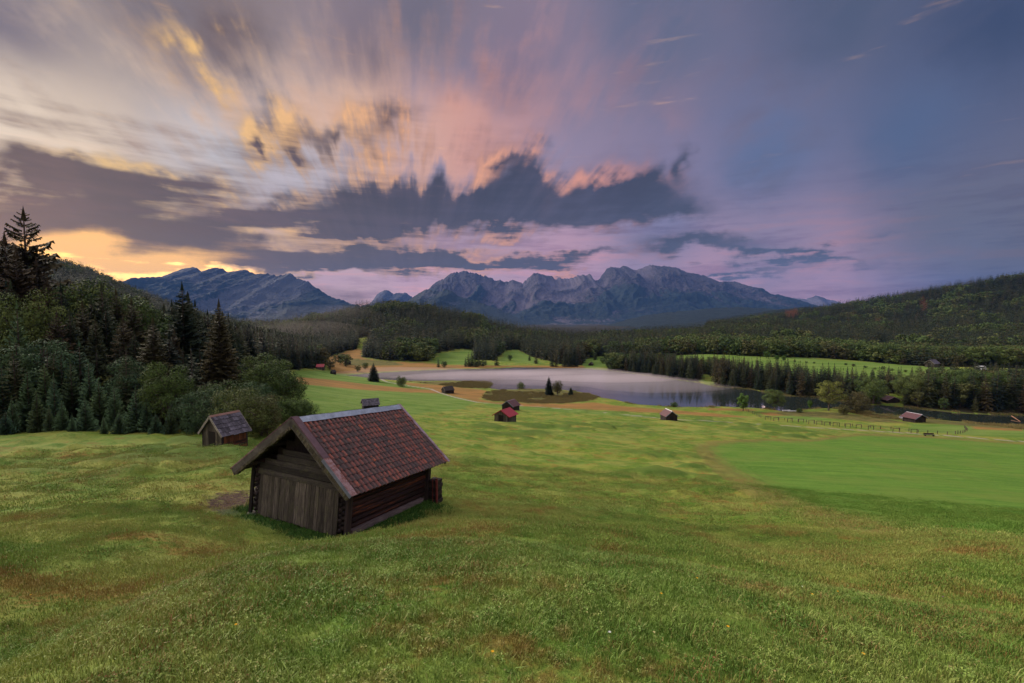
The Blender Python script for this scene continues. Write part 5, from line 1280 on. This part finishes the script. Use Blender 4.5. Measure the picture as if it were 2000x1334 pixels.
boat(1536, 803, 3.8, .15, (.8, .8, .8), 'white rowing boat moored at the left of a pair below the water gap')
boat(1547, 804, 3.6, -.1, (.8, .8, .82), 'white rowing boat at the right of the moored pair')
boat(1760, 817, 3.6, .9, (.62, .62, .68), 'grey white rowing boat in the reeds above the cabin')

def bench(px, py):
    w = hit(px, py); r = empty('bench', tuple(w), -.1); tag(r, 'dark low wooden bench on the edge of the path below the cabin', 'bench')
    for nm, bx in (('seat', (-1.5, 1.5, -.28, .28, .42, .5)), ('backrest', (-1.5, 1.5, .28, .34, .55, .95)), ('leg', (-1.3, -1.1, -.25, .3, -.1, .42)), ('leg', (1.1, 1.3, -.25, .3, -.1, .42))):
        q = MB(); q.box(*bx); q.build(nm, M_POST, r)
bench(1815, 852)
# fallen trunk at the right end of the lake
q = MB(); a = hit(1978, 815); sx, sz = ray(1993, 823); Yb = -(HC - .15) / sz
sx0, sz0 = ray(1976, 812.5); Ya = -(HC - .9) / sz0
q.tube([(sx0 * Ya, Ya, -HC + .9), (sx * Yb, Yb, -HC + .1)], [.22, .12], 7); tag(q.build('fallen_trunk', plain('bare_wood', (.26, .13, .08))), 'fallen reddish trunk reaching into the dark end of the lake', 'fallen trunk')
# white van by the far field
w = hit(1972, 727); vr = empty('camper_van', (w[0] - 4, w[1] + 14, hz(w[0] - 4, w[1] + 14)), .2); tag(vr, 'white camper van parked behind the wood at the far right', 'van')
q = MB(); q.poly([(-3.6, -1.1, .4), (3.6, -1.1, .4), (3.6, 1.1, .4), (-3.6, 1.1, .4), (-3.6, -1.1, 2.9), (2.4, -1.1, 2.9), (2.4, 1.1, 2.9), (-3.6, 1.1, 2.9), (3.6, -1.1, 1.5), (3.6, 1.1, 1.5)], [(3, 2, 1, 0), (4, 5, 6, 7), (0, 1, 8, 5, 4), (3, 7, 6, 9, 2), (0, 4, 7, 3), (1, 2, 9, 8), (5, 8, 9, 6)]); q.build('body', plain('white_paint', (.75, .75, .78), .4), vr)
for x in (-2.3, 2.2):
    for y in (-1, 1): q = MB(); q.tube([(x, y * 1.0 - .12, .4), (x, y * 1.0 + .12, .4)], .42, 12); q.build('wheel', plain('tyre', (.02, .02, .02)) if not bpy.data.materials.get('tyre') else bpy.data.materials['tyre'], vr)
q = MB(); q.box(-2.6, 1.6, -1.125, -1.10, 1.7, 2.4); q.build('window', plain('dark_glass', (.03, .035, .04), .15), vr)
# small bushes dotted on the bright strip
for i, (px, py, w_) in enumerate(((1552, 705, .8), (1575, 707, .8), (1590, 708, .8), (1652, 711, .9), (1667, 714, 1.2), (1690, 717, 1.0), (1709, 719, .7), (1725, 719, 1.2), (1742, 722, .9), (1768, 725, 1.0), (1790, 726, .8))):
    p = hit(px, py + 2); h_ = 1.7 * w_
    tree('shrub' if False else 'mid_broad', p[0], p[1], h_ * 1.3, 'shrub', 'small brownish bush in the scattered row on the bright meadow strip', 'bushes scattered on the bright strip', cat='bush', wide=1.5, z=p[2] - .2)
for px, py, h_, lb in ((1497, 700, 6.5, 'largest bright green round bush on the crest of the strip'), (1517, 704, 4.5, 'middle bright green bush on the crest of the strip'), (1531, 705, 4.5, 'right bright green bush on the crest of the strip')):
    p = hit(px, py); tree('fresh', p[0], p[1], h_, 'shrub', lb, 'bright bushes on the strip crest', cat='bush', z=p[2], wide=1.3)
for px, py, h_, kd, lb in ((664, 712, 11, 'mid_broad', 'dark bushy tree in the orange meadow below the valley mouth'), (676, 716, 12, 'mid_broad', 'broad dark bush right of the one below the valley mouth'), (645, 722, 9, 'mid_broad', 'round bush right of the long red roof'), (699, 726, 5.5, 'mid_broad', 'small round bush at the shore end nearest the lone spruce'),
                       (714, 721, 6, 'mid_broad', 'small bush between the shore and the lone spruce tip'), (856, 717, 8, 'mid_spruce', 'slim dark spruce on the far shore at the left of the green slope'), (868, 718, 6, 'mid_broad', 'thin bush beside the slim far-shore spruce'), (970, 714, 12, 'mid_spruce', 'pointed spruce right of the big clump on the far shore'),
                       (1047, 710, 11, 'mid_spruce', 'dark conical spruce alone on the far-shore meadow'), (1034, 704, 8, 'mid_spruce', 'slender spruce left of the conical one on the far shore'), (996, 704, 6, 'mid_broad', 'small bare tree on the far-shore slope'), (1163, 703, 9, 'mid_spruce', 'dark spruce on the green clearing by the tiny hut'), (1177, 710, 6, 'mid_broad', 'round bush at the right of the far clearing')):
    p = hit(px, py); tree(kd, p[0], p[1], h_, 'spruce_tree' if 'spruce' in kd else 'shrub', lb, cat='tree' if 'spruce' in kd else 'bush', z=p[2], wide=1.25)
cl = [(915, 716, 13), (922, 715, 15), (929, 716, 14), (936, 714, 16), (943, 715, 13), (909, 716, 9), (948, 713, 10), (1078, 716, 14), (1086, 716, 12), (1102, 716, 16), (1110, 716, 18), (1118, 716, 17), (1126, 716, 15)]
for px, py, h_ in cl:
    p = hit(px, py); tree('mid_spruce', p[0], p[1], h_, 'spruce_tree', 'dark spruce in the tight clump on the far shore at the foot of the green slope' if px < 1000 else 'dark spruce in the clump on the far shore above the island trees', 'clump of spruces on the far shore, left' if px < 1000 else 'clump of spruces on the far shore, right', z=p[2], wide=1.1)

# ------------------------------------------------------------------ grass
def blade_clump(seed, n, patch, h, w, bend=.6):
    r = np.random.RandomState(seed); V = []; T = []; k = 0
    for i in range(n):
        x, y = r.uniform(-patch, patch, 2); a = r.uniform(0, 6.28); hh = h * r.uniform(.45, 1.25); ww = w * r.uniform(.6, 1.3); b = hh * bend * r.uniform(.1, 1.3)
        dx, dy = math.cos(a), math.sin(a); sx_, sy_ = -dy * ww / 2, dx * ww / 2
        V += [(x - sx_, y - sy_, -.01), (x + sx_, y + sy_, -.01), (x + dx * b * .3 + sx_ * .8, y + dy * b * .3 + sy_ * .8, hh * .6), (x + dx * b * .3 - sx_ * .8, y + dy * b * .3 - sy_ * .8, hh * .6), (x + dx * b, y + dy * b, hh * .92)]
        T += [(k, k + 1, k + 2, k + 3), (k + 3, k + 2, k + 4, k + 4)]; k += 5
    fs = [(a, b, c, d) if c != d else (a, b, c) for a, b, c, d in T]
    return V, fs
def clover_clump(seed, n, patch, h):
    r = np.random.RandomState(seed); V = []; T = []; k = 0
    for i in range(n):
        x, y = r.uniform(-patch, patch, 2); s = r.uniform(.006, .012); z = h * r.uniform(.3, 1); a = r.uniform(0, 6.28)
        for m_ in range(3):
            t = a + m_ * 2.09; c, s_ = math.cos(t), math.sin(t)
            V += [(x, y, z), (x + (c - s_ * .6) * s, y + (s_ + c * .6) * s, z + .004), (x + c * s * 1.7, y + s_ * s * 1.7, z - .002), (x + (c + s_ * .6) * s, y + (s_ - c * .6) * s, z + .004)]
            T.append((k, k + 1, k + 2, k + 3)); k += 4
    return V, T
def grass_material():
    m_, g, b = principled('grass_blades'); geo = g.n('ShaderNodeNewGeometry'); pos = geo.outputs['Position']
    c = grass_color(g, pos); isl = geo.outputs['Random Per Island']; rnd = g.n('ShaderNodeObjectInfo').outputs['Random']
    c = g.vm('SCALE', c, scale=g.mad(isl, .9, 1.05))
    c = g.mix(g.mul(g.ss(isl, .90, .97), .8), c, (.30, .24, .10))
    rp = g.ss(g.add(g.noise(pos, .45, 4, .65), g.mul(g.sub(rnd, .5), .3)), .50, .66)
    c = g.mix(g.mul(rp, g.mul(g.ss(isl, .45, .75), .75)), c, (.22, .085, .035))
    g.put(b.inputs['Base Color'], c); b.inputs['Roughness'].default_value = .6; b.inputs['Specular IOR Level'].default_value = .25
    return m_
M_BLADE = grass_material()
gp = []
for i in range(4): gp.append(mesh_only('blades', *blade_clump(300 + i, 46, .085, .034, .0042), M_BLADE))
for i in range(2): gp.append(mesh_only('tall_blades', *blade_clump(310 + i, 26, .07, .070, .0042, .8), M_BLADE))
gp.append(mesh_only('clover', *clover_clump(320, 16, .09, .032), M_BLADE))
for i in range(3): gp.append(mesh_only('turf', *blade_clump(330 + i, 110, .26, .042, .009), M_BLADE))
for i in range(2): gp.append(mesh_only('far_turf', *blade_clump(340 + i, 80, .5, .07, .02), M_BLADE))
mf_, gf_, bf_ = principled('field_blades'); il_ = gf_.n('ShaderNodeNewGeometry').outputs['Random Per Island']; ps_ = gf_.n('ShaderNodeNewGeometry').outputs['Position']
gf_.put(bf_.inputs['Base Color'], gf_.mix(gf_.ss(gf_.noise(ps_, .35, 5, .7), .35, .65), gf_.mix(il_, (.05, .13, .014), (.11, .21, .03)), gf_.mix(il_, (.09, .15, .02), (.17, .23, .05))))
for i in range(2): gp.append(mesh_only('field_turf', *blade_clump(350 + i, 110, .5, .045, .016), mf_))
def ring(r0, r1, dens, seed, half=64):
    r = np.random.RandomState(seed); a0 = math.radians(half); n = int(dens * a0 * (r1 * r1 - r0 * r0))
    R_ = np.sqrt(r.uniform(r0 * r0, r1 * r1, n)); a = r.uniform(-a0, a0, n); return R_ * np.sin(a), R_ * np.cos(a), r
def in_barn(x, y):
    du = (x - BO[0]) * bg_[0] + (y - BO[1]) * bg_[1]; dv = (x - BO[0]) * bs[0] + (y - BO[1]) * bs[1]
    return (du > -.02) & (du < BW + .02) & (dv > -.02) & (dv < BL)
def grass(r0, r1, dens, seed, kinds, probs, smin, smax):
    x, y, r = ring(r0, r1, dens, seed); z = height(x, y); px, py = topx(x, y, z)
    n0 = vnoise(x * 1.1, y * 1.1, 201) + .6 * vnoise(x * 3.3, y * 3.3, 202)
    keep = (px > -420) & (px < 2420) & ~in_barn(x, y) & ~(inpoly(px, py, DIRT_PX[0]) & (r.rand(len(x)) < .72)) & (r.rand(len(x)) < .92 + .5 * n0)
    x, y, z, n0 = x[keep], y[keep], z[keep], n0[keep]; n = len(x)
    idx = r.choice(kinds, n, p=probs); fd = (inpoly(px[keep] + 14 * vnoise(x * .5, y * .5, 77), py[keep], FIELD_PX)) & (np.hypot(x, y) > 17); idx = np.where(fd, 12 + idx % 2, idx); s = r.uniform(smin, smax, n) * (1 + .35 * n0)
    return np.column_stack([x, y, z]), np.column_stack([r.uniform(-.25, .25, n), r.uniform(-.25, .25, n), r.uniform(0, 6.28, n)]), np.column_stack([s, s, s]), idx
parts_ = [grass(1.2, 4.0, 300, 1, [0, 1, 2, 3, 4, 5, 6], [.2, .2, .18, .18, .07, .07, .10], .7, 1.25), grass(4.0, 9.5, 190, 2, [0, 1, 2, 3, 4, 5, 6], [.2, .2, .2, .2, .05, .05, .10], .9, 1.4),
          grass(9.5, 26, 34, 3, [7, 8, 9], [.34, .33, .33], .7, 1.25), grass(26, 60, 4.5, 4, [10, 11], [.5, .5], .7, 1.3)]
# taller rank grass against the barn walls, coloured darker to deepen contact shade
r = np.random.RandomState(55); t_ = r.uniform(0, 2 * (BW + BL), 2600); off = np.abs(r.normal(size=2600)) * .55 + .02
du = np.select([t_ < BW, t_ < BW + BL, t_ < 2 * BW + BL], [t_, BW + off, 2 * BW + BL - t_], -off); dv = np.select([t_ < BW, t_ < BW + BL, t_ < 2 * BW + BL], [-off - .24, t_ - BW, BL + off], 2 * (BW + BL) - t_)
x = BO[0] + bg_[0] * du + bs[0] * dv; y = BO[1] + bg_[1] * du + bs[1] * dv; s = r.uniform(1.1, 2.4, len(x)); n = len(x)
mg_, gg_, bb_ = principled('rank_blades'); gg_.put(bb_.inputs['Base Color'], gg_.mix(gg_.n('ShaderNodeNewGeometry').outputs['Random Per Island'], (.022, .070, .012), (.07, .15, .025)))
for i in range(2): gp.append(mesh_only('rank_grass', *blade_clump(360 + i, 40, .10, .075, .008, .7), mg_))
parts_.append((np.column_stack([x, y, height(x, y)]), np.column_stack([r.uniform(-.25, .25, n), r.uniform(-.25, .25, n), r.uniform(0, 6.28, n)]), np.column_stack([s, s, s]), 14 + r.randint(0, 2, n)))
gn_scatter('grass', np.vstack([p[0] for p in parts_]), gp, 'short mown meadow grass with clover and reddish sorrel', 'grass', np.vstack([p[1] for p in parts_]), np.vstack([p[2] for p in parts_]), np.concatenate([p[3] for p in parts_]))

# reeds along the near shore
def reed_clump(seed, n, patch, h, w): return blade_clump(seed, n, patch, h, w, .18)
m_, g, b = principled('reed_leaves'); isl = g.n('ShaderNodeNewGeometry').outputs['Random Per Island']
g.put(b.inputs['Base Color'], g.ramp(isl, [(0, (.10, .11, .035)), (.5, (.17, .15, .055)), (1, (.26, .17, .075))])); M_REED = m_
rp_ = [mesh_only('reeds', *reed_clump(400 + i, 60, .9, .75, .06), M_REED) for i in range(3)]
r = np.random.RandomState(9); x = r.uniform(-130, 260, 60000); y = r.uniform(150, 345, 60000); z = height(x, y); px, py = topx(x, y, z); ld = lakedist(x, y)
inn = np.zeros(len(x), bool)
for p in (REED_PX[0], REED_PX[1], REED_PX[3]): inn |= inpoly(px, py, p)
inn = (inn & (vnoise(x * .08, y * .08, 8) > -.22)) | ((ld > .3) & (ld < 2.2) & (vnoise(x * .15, y * .15, 7) > .02) & (y < 300))
inn &= ld > .1
x, y, z = x[inn], y[inn], z[inn]; n = len(x); s = r.uniform(.5, 1.25, n)
gn_scatter('reeds', np.column_stack([x, y, z]), rp_, 'olive brown reeds on the marshy lake margin', 'reeds', np.column_stack([0 * x, 0 * x, r.uniform(0, 6.28, n)]), np.column_stack([s, s, s]), r.randint(0, 3, n))

# a few flowers in the near grass
fm = {k: plain(k + '_petals', c) for k, c in (('yellow', (.8, .42, .02)), ('white', (.7, .7, .66)), ('purple', (.38, .12, .42)))}
for i, (px, py, k) in enumerate(((1360, 1140, 'yellow'), (1586, 1172, 'yellow'), (1637, 1166, 'yellow'), (1586 - 293, 1173, 'yellow'), (1686, 1292, 'yellow'), (462, 1234, 'yellow'), (60, 1170, 'yellow'), (318, 1146, 'purple'), (1858, 1120, 'white'), (1568, 1156, 'white'), (1841, 1174, 'purple'), (1190, 1250, 'white'), (960, 1290, 'yellow'), (1420, 1240, 'yellow'))):
    w = hit(px, py); r0 = empty('flower', tuple(w), i); sc = .6 + .25 * min(2, w[1] / 6)
    tag(r0, '%s flower head in the grass %s' % (k, ['right of the middle of the slope', 'low on the right slope', 'right of its yellow neighbour low on the right', 'near the middle foreground', 'at the bottom right', 'on the swell at the bottom left', 'at the far left edge', 'by the gully on the left', 'at the right edge under the green field', 'just above the yellow pair on the right', 'far right, low', 'in the middle of the foreground', 'at the bottom centre', 'low, between centre and right'][i]), 'flower', 'small flowers dotted in the near grass')
    q = MB(); q.tube([(0, 0, 0), (.008, 0, .085 * sc)], .0016, 4); q.build('stem', M_BLADE, r0)
    q = MB(); n = 9
    for j in range(n):
        a = 6.283 * j / n; c, s_ = math.cos(a), math.sin(a); q.poly([(.008, 0, .085 * sc), (.008 + (c - s_ * .3) * .010 * sc, (s_ + c * .3) * .010 * sc, .089 * sc), (.008 + c * .018 * sc, s_ * .018 * sc, .088 * sc), (.008 + (c + s_ * .3) * .010 * sc, (s_ - c * .3) * .010 * sc, .089 * sc)], [(0, 1, 2, 3)])
    q.build('petals', fm[k], r0)

# ------------------------------------------------------------------ air
def volume(name, dens, col, aniso=0.0):
    m_ = bpy.data.materials.new(name); m_.use_nodes = True; nt = m_.node_tree; nt.nodes.clear(); g = G(nt)
    v = g.n('ShaderNodeVolumePrincipled'); v.inputs['Density'].default_value = dens; v.inputs['Color'].default_value = (*col, 1); v.inputs['Anisotropy'].default_value = aniso
    o = g.n('ShaderNodeOutputMaterial'); nt.links.new(v.outputs[0], o.inputs['Volume']); m_.cycles.homogeneous_volume = True if hasattr(m_.cycles, 'homogeneous_volume') else None
    return m_
hb = MB(); hb.box(-17000, 17000, -60, 17800, -1400, 1560)
hz_o = hb.build('haze', volume('haze_air', HAZE_D, HAZE_C)); tag(hz_o, 'thin blue evening haze over the valley', 'haze', kind='stuff')
def puff(c, r, dens, col, label, seed=0):
    V = []; Fs = []; n, m2 = 20, 10
    for j in range(m2 + 1):
        for i in range(n):
            a = 6.2832 * i / n; b = math.pi * (j / m2 - .5); k = 1 + .25 * math.sin(3 * a + seed) * math.cos(b) ** 2 + .12 * math.sin(5 * a + seed * 2)
            V.append((math.cos(a) * math.cos(b) * r[0] * k, math.sin(a) * math.cos(b) * r[1] * k, math.sin(b) * r[2]))
    for j in range(m2):
        for i in range(n): Fs.append((j * n + i, j * n + (i + 1) % n, (j + 1) * n + (i + 1) % n, (j + 1) * n + i))
    o = mesh_obj('mist', V, Fs, volume('mist_air', dens, col), smooth=True, loc=c); tag(o, label, 'mist', kind='stuff')
sx, _ = ray(600, 650); puff((sx * 620, 620, hz(sx * 620, 620) + 12), (70, 110, 18), .0006, (.95, .80, .72), 'pinkish mist hanging in the valley mouth', 1)
sx, _ = ray(640, 650); puff((sx * 760, 760, hz(sx * 760, 760) + 12), (110, 90, 26), .0004, (.95, .82, .76), 'thin mist behind the valley mouth', 3)
for (px, Y_, rx, ry, d_, sd_) in ((850, 352, 95, 30, .009, 2), (1080, 335, 100, 38, .018, 4), (1220, 300, 75, 42, .010, 5)):
    sx, _ = ray(px, 740); puff((sx * Y_, Y_, -HC + 1.0), (rx, ry, 1.5), d_, (1.0, .85, .92), 'low pink mist lying on the lake', sd_)
print('objects', len(bpy.data.objects))
